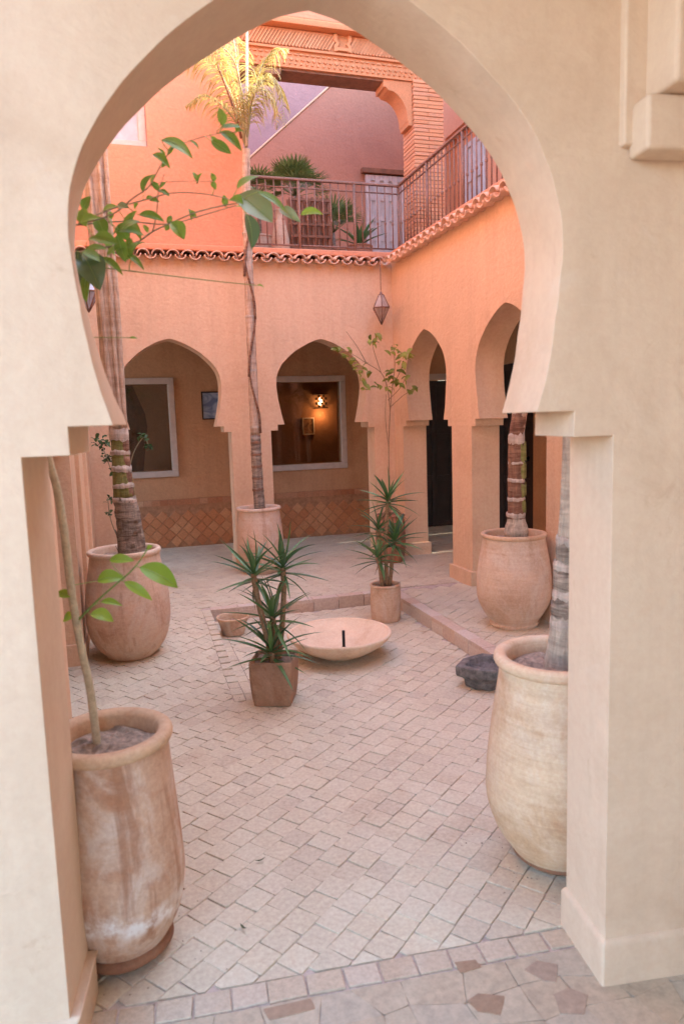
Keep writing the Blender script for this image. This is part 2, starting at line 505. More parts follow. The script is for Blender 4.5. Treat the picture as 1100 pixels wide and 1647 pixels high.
def basis(x, up, loc=(0, 0, 0), scale=(1, 1, 1)):
    x = Vector(x).normalized()
    z = (Vector(up) - x * Vector(up).dot(x))
    if z.length < 1e-4:
        z = Vector((0, 1, 0)) - x * x.y
    z.normalize()
    y = z.cross(x)
    m = Matrix((x * scale[0], y * scale[1], z * scale[2])).transposed().to_4x4()
    m.translation = Vector(loc)
    return m

def spline(pts, n):
    """Catmull-Rom through pts"""
    P = [Vector(p) for p in pts]
    P = [P[0] * 2 - P[1]] + P + [P[-1] * 2 - P[-2]]
    out = []
    for i in range(1, len(P) - 2):
        for k in range(n):
            t = k / n
            a, b, c, d = P[i - 1], P[i], P[i + 1], P[i + 2]
            out.append(0.5 * ((2 * b) + (c - a) * t + (2 * a - 5 * b + 4 * c - d) * t * t + (3 * b - a - 3 * c + d) * t ** 3))
    out.append(P[-2])
    return out

# ------------------------------------------------------------------ the layout (metres)
XR, YB, XL = 2.88, 7.50, -0.345        # courtyard faces of the side wall, back wall and the other side wall
ZW = 0.10                              # raised walkway
ZT = 3.27                              # eaves
ZF = 3.30                              # upper floor
NA = Vector((1.196, 1.56, 0))          # near wall: front edge of one jamb
NT = Vector((math.cos(R(-8)), math.sin(R(-8)), 0))
NN = Vector((math.sin(R(8)), math.cos(R(8)), 0))
def near3(s, z, t):
    p = NA + NT * s + NN * t
    return (p.x, p.y, z)
NK = 1.04
NTH = 0.235
def near_splay(s, z, t):          # the crown is cut slightly wider on the courtyard face of one side
    c = -0.6925 * NK
    if t > 0 and -1.32 < s < c - .01 and 1.64 < z < 2.63:
        s -= 0.034 * math.sin(math.pi * (z - 1.607) / 1.03)
    return near3(s, z, t)

# horseshoe profile (half width, height) from spring to apex
PROF = [(0.4925, 1.605), (0.512, 1.68), (0.527, 1.76), (0.540, 1.84), (0.549, 1.92), (0.5535, 2.0), (0.549, 2.06), (0.535, 2.12), (0.511, 2.18), (0.477, 2.24), (0.437, 2.295), (0.385, 2.35), (0.31, 2.419), (0.23, 2.477), (0.15, 2.527), (0.075, 2.565), (0.025, 2.580), (0.0, 2.586)]
def smooth_prof(prof, n=3):
    q = spline([(a, b, 0) for a, b in prof], n)
    return [(p.x, p.y) for p in q]
PROF = smooth_prof(PROF)
YPROF = smooth_prof([(0.43, 1.577), (0.455, 1.68), (0.48, 1.80), (0.496, 1.92), (0.50, 2.0), (0.484, 2.10), (0.442, 2.185), (0.385, 2.25), (0.30, 2.325), (0.21, 2.382), (0.11, 2.432), (0.03, 2.458), (0.0, 2.463)])

def arch_outline(c, spring_hw, jamb_hw, step_hw, z_step1, z_step2, prof, kw, z_spring, z_apex, asym=0.0):
    """outline of one arch opening, from the floor up one jamb and down the other; u grows"""
    z0, z1 = prof[0][1], prof[-1][1]
    pr = [(hw * kw, z_spring + (z - z0) / (z1 - z0) * (z_apex - z_spring)) for hw, z in prof]
    bulge = lambda b: asym * math.sin(math.pi * min(1, max(0, (b - z_spring) / (z_apex - z_spring))) ** 1.2)
    left = [(-jamb_hw, z_step2), (-step_hw, z_step2), (-step_hw, z_step1), (-pr[0][0], z_step1)] + [(-a - bulge(b) * (1 if a > .001 else 0), b) for a, b in pr]
    right = [(a, b) for a, b in reversed(pr[:-1])] + [(pr[0][0], z_step1), (step_hw, z_step1), (step_hw, z_step2), (jamb_hw, z_step2)]
    out = []
    for p in left + right:
        if not out or (abs(out[-1][0] - c - p[0]) + abs(out[-1][1] - p[1])) > 1e-4:
            out.append((c + p[0], p[1]))
    return out

# ------------------------------------------------------------------ ground and floors
g = MB()
g.add([(-400, -400, -0.06), (400, -400, -0.06), (400, 400, -0.06), (-400, 400, -0.06)], [(0, 1, 2, 3)])
tag(build('ground', g, M['ground']), kind='structure')

STEP_X, STEP_Y, LEFT_X = 2.135, 5.76, 0.575
def border_y(x):      # inner edge of the threshold border course
    return 1.925 - 0.095 * (x + 0.2)
def zfun(x, y):
    if y > STEP_Y: return ZW
    if x > STEP_X and y > 3.0: return ZW
    if x < LEFT_X:
        t = max(0, min(1, (y - 4.1) / (STEP_Y - 4.1)))
        return ZW * t * t * (3 - 2 * t)
    return 0.0

yard = thing('courtyard_floor', None, None)
yard['kind'] = 'structure'
bed = MB()
BZ = -0.006
def sheet(x0, x1, y0, y1, nx=1, ny=1):
    vs, fs = [], []
    for j in range(ny + 1):
        for i in range(nx + 1):
            x, y = x0 + (x1 - x0) * i / nx, y0 + (y1 - y0) * j / ny
            vs.append((x, y, zfun((x0 + x1) / 2, min(max(y, y0 + 1e-4), y1 - 1e-4)) + BZ))
    for j in range(ny):
        for i in range(nx):
            a = j * (nx + 1) + i
            fs.append((a, a + 1, a + nx + 2, a + nx + 1))
    bed.add(vs, fs)
sheet(-0.9, LEFT_X, 1.2, STEP_Y, 1, 24)
sheet(LEFT_X, STEP_X, 1.2, STEP_Y)
sheet(STEP_X, 4.6, 1.2, 3.0)
sheet(STEP_X, 4.6, 3.0, STEP_Y)
sheet(-2.0, 4.6, STEP_Y, 9.2)
bed.box((STEP_X + 0.012, 3.0, -0.05), (STEP_X + 0.03, STEP_Y, ZW + BZ - 0.004))
bed.box((LEFT_X, STEP_Y + 0.012, -0.05), (STEP_X + 0.012, STEP_Y + 0.03, ZW + BZ - 0.004))
build('mortar_bed', bed, M['mortar'], yard)

T, J = 0.098, 0.0026
ANG = R(39)
ex, ey = Vector((math.cos(ANG), math.sin(ANG), 0)), Vector((-math.sin(ANG), math.cos(ANG), 0))
def region(x, y):
    if y > STEP_Y: return 'back'
    if x > STEP_X: return 'side' if y > 3.0 else 'low'
    if x < LEFT_X: return 'ramp' if y > 4.1 else 'low'
    return 'low'
def screen(p):
    d = Vector(p) - EYE
    z = d.dot(_w)
    if z < 0.1: return None
    return (550 + 1151 * d.dot(CR) / z, 823.5 - 1151 * d.dot(CU) / z, z)
def paver_mesh(v):
    rnd = random.Random(v)
    h = T / 2 - J / 2
    mb = MB()
    c = [(-h, -h), (h, -h), (h, h), (-h, h)]
    c = [(x + rnd.uniform(-.0028, .0028), y + rnd.uniform(-.0028, .0028)) for x, y in c]
    # worn corners
    pts = []
    for i in range(4):
        p, a, b = Vector((*c[i], 0)), Vector((*c[i - 1], 0)), Vector((*c[(i + 1) % 4], 0))
        k = rnd.uniform(0.02, 0.07)
        pts += [p.lerp(a, k), p.lerp(b, k)]
    n = len(pts)
    ctr = sum(pts, Vector()) / n
    top = [p.lerp(ctr, 0.03) + Vector((0, 0, rnd.uniform(-.0006, .0006))) for p in pts]
    mid = [p + Vector((0, 0, -0.0025)) for p in pts]
    bot = [p + Vector((0, 0, -0.02)) for p in pts]
    mb.add(top + mid + bot, [tuple(range(n))] + [(i, n + i, n + (i + 1) % n, (i + 1) % n) for i in range(n)] + [(n + i, 2 * n + i, 2 * n + (i + 1) % n, n + (i + 1) % n) for i in range(n)])
    return mb
PV = [paver_mesh(v) for v in range(14)]
PVM = [mesh_of('paver', p, M['paver']) for p in PV]
cells = []
for i in range(-70, 130):
    off = (0.5 if i % 2 else 0.0) + random.uniform(-0.13, 0.13)
    for k in range(-20, 130):
        p = ex * ((k + off) * T) + ey * (i * T * 0.985)
        x, y = p.x, p.y
        if x < -0.75 or x > 4.55 or y < 1.3 or y > 9.1: continue
        if y < border_y(x) - 0.06: continue
        if x < XL - 0.15 and y > 4.8: continue
        if x > XR + 0.3 and y < 4.0: continue
        cells.append((x, y))
def tile_matrix(x, y):
    z = zfun(x, y)
    e = 0.02
    slope = (zfun(x, y + e) - zfun(x, y - e)) / (2 * e) if x < LEFT_X and y < STEP_Y - 0.03 else 0
    q = Matrix.Rotation(math.atan(slope), 4, 'X')
    return Matrix.Translation((x, y, z + random.uniform(-.0022, .0016))) @ q @ Matrix.Rotation(ANG + random.choice((0, 1, 2, 3)) * math.pi / 2 + random.uniform(-.02, .02), 4, 'Z') @ Matrix.Rotation(random.uniform(-.012, .012), 4, 'X')
def limits(x, y):
    """half planes (a, b, c), a*x + b*y >= c, that bound the paving field a tile belongs to"""
    L = [(0.095, 1.0, 1.925 - 0.095 * 0.2 + 0.002)]
    if y > STEP_Y:
        if x > LEFT_X - .05: L.append((0, 1, STEP_Y + 0.098))
        return L
    if x > STEP_X and y > 3.0:
        return L + [(1, 0, STEP_X + 0.098)] + ([(0, 1, 3.002)] if y < 3.3 else [])
    if y > 4.0:
        if x < LEFT_X: return L + [(-1, 0, -(LEFT_X - 0.069))]
        return L + [(1, 0, LEFT_X + 0.069), (-1, 0, -(STEP_X - 0.003)), (0, -1, -(STEP_Y - 0.003))]
    if y > 3.0: L.append((-1, 0, -(STEP_X - 0.003)))
    return L
def clip(poly, hp):
    a, b, c = hp
    out = []
    for p, q in zip(poly, poly[1:] + poly[:1]):
        dp, dq = a * p.x + b * p.y - c, a * q.x + b * q.y - c
        if dp >= 0: out.append(p)
        if (dp >= 0) != (dq >= 0): out.append(p.lerp(q, dp / (dp - dq)))
    return out
def shown(x, y):
    q = screen((x, y, 0))
    return q and 130 < q[0] < 905 and q[1] < 1700
vis = sorted([c for c in cells if shown(*c)], key=lambda c: c[0] ** 2 + c[1] ** 2)
near_set = set(vis[:298])
rest = MB()
for c in cells:
    m = tile_matrix(*c)
    L = limits(*c)
    r_ = T * 0.72
    cut = [hp for hp in L if hp[0] * c[0] + hp[1] * c[1] - hp[2] < r_]
    src = random.choice(PV)
    if cut:
        top = [m @ p for p in src.v[:8]]
        for hp in cut:
            if top: top = clip(top, hp)
        if len(top) < 3: continue
        ar = 0.5 * abs(sum(p.x * q.y - q.x * p.y for p, q in zip(top, top[1:] + top[:1])))
        if ar < 0.0006: continue
        k = len(top)
        if all(hp[0] * (m @ p).x + hp[1] * (m @ p).y >= hp[2] for p in src.v[:8] for hp in cut):
            cut = []
        else:
            mb = MB()
            low = [p + Vector((0, 0, -.02)) for p in top]
            mb.add(top + low, [tuple(range(k))] + [(i, k + i, k + (i + 1) % k, (i + 1) % k) for i in range(k)])
            if c in near_set: build('paver', mb, M['paver'], yard)
            else: rest.add(mb.v, mb.f)
            continue
    if c in near_set:
        instance('paver', random.choice(PVM), yard, m)
    else:
        rest.add([m @ p for p in src.v], src.f)
o = build('paver_field', rest, M['paver'], yard, fix=False)
o['kind'] = 'stuff'
# border course at the threshold, step edging and risers
def small_slab(name, mat, parent, ctr, ux, lx, ly, z, th=0.02):
    mb = MB()
    ux = Vector(ux).normalized(); uy = Vector((-ux.y, ux.x, 0))
    ctr = Vector(ctr)
    j = lambda: random.uniform(-.003, .003)
    q = [ctr + ux * (sx * lx / 2 + j()) + uy * (sy * ly / 2 + j()) for sx, sy in ((-1, -1), (1, -1), (1, 1), (-1, 1))]
    mid = sum(q, Vector()) / 4
    dz = random.uniform(-.0015, .0015)
    top = [p.lerp(mid, .04) + Vector((0, 0, z + dz)) for p in q]
    sh = [p + Vector((0, 0, z + dz - .003)) for p in q]
    bo = [p + Vector((0, 0, z - th)) for p in q]
    mb.add(top + sh + bo, [(0, 1, 2, 3)] + [(i, 4 + i, 4 + (i + 1) % 4, (i + 1) % 4) for i in range(4)] + [(4 + i, 8 + i, 8 + (i + 1) % 4, 4 + (i + 1) % 4) for i in range(4)])
    return build(name, mb, mat, parent)
bd = Vector((1, -0.095, 0)).normalized()
x = -0.75
while x < 1.75:
    l = random.uniform(0.095, 0.112)
    c = Vector((x + l / 2, border_y(x + l / 2) - 0.043, 0))
    small_slab('border_paver', M['border'], yard, c, bd, l - 0.006, 0.074, 0.0)
    x += l * bd.x
y = 3.0
while y < STEP_Y - 0.02:
    l = min(random.uniform(0.19, 0.23), STEP_Y - y)
    small_slab('step_edge', M['curb'], yard, (STEP_X + 0.048, y + l / 2, 0), (0, 1, 0), l - .005, 0.094, ZW + 0.001, 0.03)
    mb = MB(); mb.box((STEP_X + random.uniform(-.002, .002), y + .003, -0.03), (STEP_X + 0.02, y + l - .003, ZW - 0.03 + .002))
    build('step_riser', mb, M['curb'], yard)
    y += l
x = LEFT_X
while x < STEP_X:
    l = min(random.uniform(0.19, 0.23), STEP_X - x)
    small_slab('step_edge', M['curb'], yard, (x + l / 2, STEP_Y + 0.048, 0), (1, 0, 0), l - .005, 0.094, ZW + 0.001, 0.03)
    mb = MB(); mb.box((x + .003, STEP_Y + random.uniform(-.002, .002), -0.03), (x + l - .003, STEP_Y + 0.02, ZW - 0.03 + .002))
    build('step_riser', mb, M['curb'], yard)
    x += l

y = 4.0
while y < STEP_Y - .02:
    l = .105
    zz = zfun(LEFT_X - .03, y + l / 2)
    small_slab('edge_paver', M['paver'], yard, (LEFT_X - .034, y + l / 2, 0), (0, 1, 0), l - .004, 0.066, zz + .001, 0.03)
    if LEFT_X: small_slab('edge_paver', M['paver'], yard, (LEFT_X + .034, y + l / 2, 0), (0, 1, 0), l - .004, 0.064, -.001, 0.03)
    y += l

# flagstones on the near side of the threshold
flags = thing('flagstone_floor', None, None)
flags['kind'] = 'structure'
fb = MB()
fb.add([(-2.6, -3, BZ - .004), (3.6, -3, BZ - .004), (3.6, 1.9, BZ - .004), (-2.6, 1.9, BZ - .004)], [(0, 1, 2, 3)])
build('mortar_bed', fb, M['flag'], flags)
def flagstone(poly, mat, z=0.0, jit=.002):
    P = [Vector((a, b, 0)) for a, b in poly]
    c = sum(P, Vector()) / len(P)
    Q = []
    for i in range(len(P)):
        a, b = P[i], P[(i + 1) % len(P)]
        for t in ((0.03, 0.5, 0.97) if jit < .003 else (0.08, 0.3, 0.6, 0.9)):
            q = a.lerp(b, t)
            q += Vector((random.uniform(-jit, jit), random.uniform(-jit, jit), 0))
            Q.append(q)
    k = len(Q)
    top = [q.lerp(c, .012) + Vector((0, 0, z)) for q in Q]
    lo = [q + Vector((0, 0, z - .0015)) for q in Q]
    bo = [q + Vector((0, 0, -.03)) for q in Q]
    mb = MB()
    mb.add(top + lo + bo, [tuple(range(k))] + [(i, k + i, k + (i + 1) % k, (i + 1) % k) for i in range(k)] + [(k + i, 2 * k + i, 2 * k + (i + 1) % k, k + (i + 1) % k) for i in range(k)])
    return build('flagstone', mb, mat, flags)
# irregular grid of stones; a few dark brown ones
nx, ny = 26, 12
grid = {}
fy0 = lambda x: border_y(x) - 0.088
for i in range(nx + 1):
    for j in range(ny + 1):
        x = -1.4 + 3.6 * i / nx + (random.uniform(-.035, .035))
        y = fy0(x) - 0.10 * j + (random.uniform(-.024, .024) if j else 0)
        grid[i, j] = (x, y)
for st_ in ([(1.005, 1.674), (1.059, 1.694), (1.109, 1.659), (1.065, 1.605), (1.038, 1.619)], [(0.798, 1.626), (0.843, 1.639), (0.904, 1.608), (0.864, 1.555), (0.813, 1.582)],
            [(1.035, 1.568), (1.091, 1.577), (1.124, 1.538), (1.073, 1.485), (1.016, 1.508)], [(0.828, 1.767), (0.891, 1.755), (0.897, 1.724), (0.827, 1.723)],
            [(0.259, 1.782), (0.394, 1.775), (0.395, 1.735), (0.267, 1.739)]):
    flagstone(st_[::-1], M['flag_brown'], .0006, .0016)
for i in range(nx):
    for j in range(ny):
        q = [grid[i, j], grid[i, j + 1], grid[i + 1, j + 1], grid[i + 1, j]]
        c = (sum(p[0] for p in q) / 4, sum(p[1] for p in q) / 4)
        q = [(c[0] + (p[0] - c[0]) * .993, c[1] + (p[1] - c[1]) * .99) for p in q]
        flagstone(q, M['flag'], random.uniform(-.0018, -.0008))

# ------------------------------------------------------------------ walls
def arched_wall(name, label, to3, depth, arches, u0, u1, z0, z1, mat, bevel, cat='wall'):
    root = thing(name, label, cat, to3((u0 + u1) / 2, z0, depth / 2))
    tops = [max(a, key=lambda p: p[1]) for a in arches]
    polys = []
    for i in range(len(arches) + 1):                     # one outline from crown to crown
        lower = []
        if i == 0:
            lower += [(u0, z1), (u0, z0)]
        else:
            a = arches[i - 1]
            k = a.index(tops[i - 1])
            lower += [(tops[i - 1][0], z1)] + a[k:] + [(a[-1][0], z0)]
        if i == len(arches):
            lower += [(u1, z0), (u1, z1)]
        else:
            a = arches[i]
            k = a.index(tops[i])
            lower += [(a[0][0], z0)] + a[:k + 1] + [(tops[i][0], z1)]
        polys.append(lower)
    bm = bmesh.new()
    base = Vector(root.location)
    cache = {}
    def V(u, z, d):
        key = (round(u, 5), round(z, 5), d)
        if key not in cache:
            du = 0.0
            if z0 + .01 < z < z1 - .01 and u0 + .01 < u < u1 - .01:      # hand-cut edges waver a little
                du = 0.0055 * noise.noise(Vector((u * 5, z * 5, 3.1 + d))) + 0.002 * noise.noise(Vector((u * 21, z * 21, d)))
            cache[key] = bm.verts.new(Vector(to3(u + du, z, d)) - base)
        return cache[key]
    for p in polys:
        bm.faces.new([V(u, z, 0) for u, z in p])
        bm.faces.new([V(u, z, depth) for u, z in reversed(p)])
        for (a, b), (c, d) in zip(p, p[1:] + p[:1]):
            if abs(a - c) < 1e-6 and max(b, d) > z1 - 1e-6 and u0 + 1e-6 < a < u1 - 1e-6:
                continue
            bm.faces.new([V(a, b, 0), V(a, b, depth), V(c, d, depth), V(c, d, 0)])
    bmesh.ops.recalc_face_normals(bm, faces=bm.faces)
    me = bpy.data.meshes.new('plaster_face')
    bm.to_mesh(me)
    bm.free()
    o = link('plaster_face', me, mat, root)
    me.polygons.foreach_set('use_smooth', [True] * len(me.polygons))
    b = o.modifiers.new('bevel', 'BEVEL')
    b.width, b.segments, b.limit_method, b.angle_limit = bevel, 3, 'ANGLE', R(70)
    o.modifiers.new('normals', 'WEIGHTED_NORMAL')
    return root

# the wall with the big horseshoe opening that the picture looks through
near_arch = arch_outline(-0.6925 * NK, 0, 0.690 * NK, 0.588 * NK, 1.6 + (1.605 - 1.6) * NK, 1.6 + (1.542 - 1.6) * NK, PROF, NK, 1.607, 1.6 + 0.992 * NK)
near_wall = arched_wall('archway_wall', 'cream plastered wall with the large horseshoe opening the courtyard is seen through', near_splay, NTH, [near_arch], -3.6, 2.3, -0.04, 5.2, M['near'], 0.014)
for side in (0, 1):
    base = MB()
    if side == 0:
        P = [(-3.58, -0.014), (-1.436 + .016, -0.014), (-1.436 + .016, NTH + .014), (-3.58, NTH + .014)]
    else:
        P = [(-0.016, -0.014), (2.28, -0.014), (2.28, NTH + .014), (-0.016, NTH + .014)]
    P3 = [near3(s, 0, t) for s, t in P]
    ins = [near3(s + (0.012 if (i in (0, 3)) == (side == 1) else -0.012), 0, t + (.012 if t < 0 else -.012)) for i, (s, t) in enumerate(P)]
    vs = [(a, b, -0.03) for a, b, _ in P3] + [(a, b, 0.115) for a, b, _ in P3] + [(a, b, 0.135) for a, b, _ in ins]
    base.add(vs, [(0, 1, 5, 4), (1, 2, 6, 5), (2, 3, 7, 6), (3, 0, 4, 7), (4, 5, 9, 8), (5, 6, 10, 9), (6, 7, 11, 10), (7, 4, 8, 11), (8, 9, 10, 11)])
    build('plinth', base, M['near'], near_wall, 0.008, 2)
# stepped corbel carrying a cross arch beside the camera
cb = MB()
def nbox(m, s0, s1, z0, z1, t0, t1):
    vs = [near3(s, z, t) for z in (z0, z1) for s, t in ((s0, t0), (s1, t0), (s1, t1), (s0, t1))]
    m.add(vs, [(0, 3, 2, 1), (4, 5, 6, 7), (0, 1, 5, 4), (1, 2, 6, 5), (2, 3, 7, 6), (3, 0, 4, 7)])
nbox(cb, 0.0, 0.9, 2.235, 3.6, -0.022, 0.05)
build('pilaster', cb, M['near'], near_wall, 0.008, 2)
cb = MB(); nbox(cb, 0.022, 0.9, 2.205, 2.330, -0.085, 0.0)
build('corbel', cb, M['near'], near_wall, 0.012, 2)
cb = MB(); nbox(cb, 0.055, 0.9, 2.3305, 3.6, -0.14, 0.0)
build('corbel', cb, M['near'], near_wall, 0.012, 2)

# unseen shelter added to limit light round the camera: ceiling, wall on the corbel side; open to a light court on the other side
pch = thing('shading_porch', 'unseen cream shelter added over the flagstones to limit light on the near side of the archway', 'shading_porch', (0.4, 0, 0))
m = MB()
def pbox(s0, s1, t0, t1, z0, z1):
    nbox(m, s0, s1, z0, z1, t0, t1)
pbox(-1.55, 1.1, -3.4, -0.002, 3.05, 3.25)
pbox(0.9, 1.1, -3.4, -0.142, -.04, 3.049)
pbox(-0.9, 0.899, -3.4, -3.2, -.04, 3.049)  # back wall added so light enters from one side only
build('ceiling', m, M['near'], pch)

# back wall of the courtyard, two arches
def back3(u, z, d): return (u, YB + d, z)
def side3(u, z, d): return (XR + d, u, z)
def left3(u, z, d): return (XL - d, u, z)
AK = 0.905
def yard_arch(c, jamb=0.578, kw=1.0):
    return arch_outline(c, 0, jamb, 0.505 * jamb / 0.578, 1.575, 1.515, YPROF, kw, 1.577, 2.463)
back_wall = arched_wall('arcade_wall', 'apricot wall at the far end of the courtyard with two horseshoe arches', back3, 0.25, [yard_arch(0.485), yard_arch(2.062)], -2.2, XR, -0.03, ZT, M['wall'], 0.013)
side_wall = arched_wall('arcade_wall', 'apricot side wall whose narrow seeming arches lead to dark doors', side3, 0.27, [yard_arch(1.9), yard_arch(3.5), yard_arch(5.08, 0.578), yard_arch(6.655, 0.600)], 0.6, YB + .25, -0.03, ZT, M['wall'], 0.013)
left_wall = arched_wall('arcade_wall', 'shaded side wall and pillar behind the jar and bare citrus stem', left3, 0.27, [yard_arch(2.7), yard_arch(4.30, 0.60)], 1.9, YB - .01, -0.03, ZT, M['wall'], 0.013)
# pillar base blocks
def base_block(parent, lo, hi):
    mb = MB(); mb.box(lo, hi)
    build('base_block', mb, M['wall'], parent, 0.008, 2)
for y0, y1 in ((5.66 - .025, 6.055 + .025), (7.255 - .025, YB - .001), (4.08 - .025, 4.5 + .025)):
    base_block(side_wall, (XR - 0.03, y0, ZW - .03), (XR + 0.30, y1, ZW + 0.13))
base_block(left_wall, (XL - 0.295, 4.90 - .02, 0.0), (XL + 0.012, 5.6, 0.19))
base_block(back_wall, (1.063 - .02, YB - .025, ZW - .03), (1.484 + .02, YB + .27, ZW + .12))
# pilaster strips on the shaded side wall
for y0 in (5.35, 6.3):
    mb = MB(); mb.box((XL - .01, y0, 0.0), (XL + 0.03, y0 + 0.16, 2.9))
    build('pilaster', mb, M['wall'], left_wall, 0.006, 2)

# eaves: rows of barrel tiles, one object each
def barrel(r0=0.058, r1=0.066, L=0.24, th=0.012, flip=False, n=8):
    mb = MB()
    vs = []
    for i, (yy, r) in enumerate(((0, r0), (L, r1))):
        for rr in (r, r - th):
            for k in range(n + 1):
                a = math.pi * k / n
                z = rr * math.sin(a) * 0.85
                vs.append((rr * math.cos(a), yy, -z if flip else z))
    s = n + 1
    fs = []
    for k in range(n):
        fs += [(k, k + 1, 2 * s + k + 1, 2 * s + k), (s + k, 3 * s + k, 3 * s + k + 1, s + k + 1), (k, s + k, s + k + 1, k + 1), (2 * s + k, 2 * s + k + 1, 3 * s + k + 1, 3 * s + k)]
    fs += [(0, 2 * s, 3 * s, s), (n, s + n, 3 * s + n, 2 * s + n)]
    mb.add(vs, fs, True)
    return mb
COVER = [mesh_of('roof_tile', barrel(0.060 + .002 * i, 0.064), M['tile']) for i in range(3)]
PAN = mesh_of('pan_tile', barrel(0.056, 0.052, flip=True), M['tile'])
def eaves(parent, start, step, outward, count, z):
    org = origin_of(parent)
    out = Vector(outward)
    inn = -out
    for i in range(count):
        p = Vector(start) + Vector(step) * i
        for me, dz, sh, nm in ((random.choice(COVER), 0.012, 0.0, 'roof_tile'), (PAN, 0.018, 0.5, 'pan_tile')):
            q = p + Vector(step) * sh + Vector((0, 0, z + dz + random.uniform(-.003, .003)))
            ax_y = (inn + Vector((0, 0, 0.16 + random.uniform(-.02, .02)))).normalized()
            ax_x = Vector((0, 0, 1)).cross(ax_y) * -1
            ax_x = ax_y.cross(Vector((0, 0, 1))).normalized()
            ax_z = ax_x.cross(ax_y)
            m = Matrix((ax_x, ax_y, ax_z)).transposed().to_4x4()
            m.translation = q + out * (0.115 + random.uniform(-.006, .006)) - org
            instance(nm, me, parent, m)
eaves(back_wall, (-0.28, YB, 0), (0.142, 0, 0), (0, -1, 0), 22, ZT - 0.03)
eaves(side_wall, (XR, 7.33, 0), (0, -0.142, 0), (-1, 0, 0), 26, ZT - 0.03)
mb = MB(); mb.box((XL, YB - 0.03, ZT + 0.048), (XR + .1, YB + 0.32, ZT + 0.105))
build('coping', mb, M['upper'], back_wall, 0.012, 2)
mb = MB(); mb.box((XR - 0.03, 2.0, ZT + 0.046), (XR + 0.35, YB - 0.032, ZT + 0.103))
build('coping', mb, M['upper'], side_wall, 0.012, 2)

# ------------------------------------------------------------------ ground floor galleries
gal = thing('gallery', 'dim gallery behind the two far arches with framed windows and glazed dado', 'gallery', (1.5, 8.4, 0))
GY = 9.0
def wall_with_holes(name, x0, x1, z0, z1, holes, y, th, mat, parent):
    xs = sorted({x0, x1, *[h[0] for h in holes], *[h[1] for h in holes]})
    mb = MB()
    for a, b in zip(xs[:-1], xs[1:]):
        zz = [z0]
        for h in sorted(holes, key=lambda h: h[2]):
            if h[0] <= a + 1e-6 and h[1] >= b - 1e-6:
                zz += [h[2], h[3]]
        zz.append(z1)
        for c, d in zip(zz[::2], zz[1::2]):
            if d - c > 1e-4:
                mb.box((a, y, c), (b, y + th, d))
    return build(name, mb, mat, parent)
WIN = [(-0.62, 0.535, 1.055, 2.10), (1.62, 2.70, 1.055, 2.10)]
DOOR = (3.74, 4.36, -0.02, 2.10)
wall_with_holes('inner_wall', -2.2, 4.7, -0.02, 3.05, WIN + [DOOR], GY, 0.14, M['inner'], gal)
for x0, x1, z0, z1 in WIN:
    fr = MB()
    w = 0.075
    for lo, hi in (((x0 - w, z0 - w), (x1 + w, z0)), ((x0 - w, z1), (x1 + w, z1 + w)), ((x0 - w, z0), (x0, z1)), ((x1, z0), (x1 + w, z1))):
        fr.box((lo[0], GY - 0.03, lo[1]), (hi[0], GY + 0.03, hi[1]))
    wf = build('window_frame', fr, M['frame'], gal, 0.006, 2)
    gp = MB(); gp.box((x0 - .01, GY + 0.06, z0 - .01), (x1 + .01, GY + 0.066, z1 + .01))
    build('pane', gp, M['glass'], wf)
fr = MB()
for lo, hi in (((DOOR[0] - .08, 0.1), (DOOR[0], 2.18)), ((DOOR[1], 0.1), (DOOR[1] + .08, 2.18)), ((DOOR[0], 2.10), (DOOR[1], 2.18))):
    fr.box((lo[0], GY - 0.03, lo[1]), (hi[0], GY + .03, hi[1]))
build('door_frame', fr, M['frame'], gal, 0.006, 2)
c = MB(); c.box((-2.2, YB + .252, 3.05), (4.7, 10.9, 3.2)); c.box((XR + .272, 0.6, 3.05), (4.7, YB + .25, 3.2))
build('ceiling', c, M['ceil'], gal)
# the room behind the windows
rm = MB()
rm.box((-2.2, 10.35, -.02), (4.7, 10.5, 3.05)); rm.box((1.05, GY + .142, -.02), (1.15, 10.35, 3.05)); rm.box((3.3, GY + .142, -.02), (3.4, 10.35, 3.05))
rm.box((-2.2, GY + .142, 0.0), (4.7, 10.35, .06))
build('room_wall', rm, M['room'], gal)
M['curtain'] = plain('dark_red_brown_cloth', (0.075, 0.022, 0.014), 0.9, 0, 0.3, 14)
m = MB(); vs = []; fs = []
for i in range(41):
    t = i / 40
    for k in range(9):
        zz = 2.22 - k * .155
        x = -.75 + t * (.98 - .16 * abs(k - 3.5) / 4) + .14 * t * (k / 8)
        vs.append((x, GY + .22 + .022 * math.sin(t * 46 + .3 * math.sin(k)), zz))
for i in range(40):
    for k in range(8):
        a = i * 9 + k
        fs.append((a, a + 1, a + 10, a + 9))
m.add(vs, fs, True)
build('curtain', m, M['curtain'], gal, fix=False)
# dado: lozenge tiles under a row of square border tiles
dg = MB(); dg.box((-0.6, GY - 0.012, 0.1), (3.66, GY - 0.001, 0.70))
dado = build('dado', dg, M['grout'], gal)
D = 0.155
lz = MB()
k = D / 2 * 0.95
lz.add([(-k, 0, 0), (0, 0, -k), (k, 0, 0), (0, 0, k), (-k * .9, -.006, 0), (0, -.006, -k * .9), (k * .9, -.006, 0), (0, -.006, k * .9)], [(4, 5, 6, 7), (0, 1, 5, 4), (1, 2, 6, 5), (2, 3, 7, 6), (3, 0, 4, 7)])
LZ = mesh_of('lozenge_tile', lz, M['zellige'])
go = origin_of(gal)
row = 0
z = 0.10 + D / 2
while z < 0.60:
    n = 0
    x = -0.55 + (D / 2 if row % 2 else 0)
    while x < 3.6:
        if z + D / 2 < 0.625:
            instance('dado_tile', LZ, dado, Matrix.Translation(Vector((x, GY - 0.012 - random.uniform(.0002, .002), z)) - go))
        x += D
    z += D / 2
    row += 1
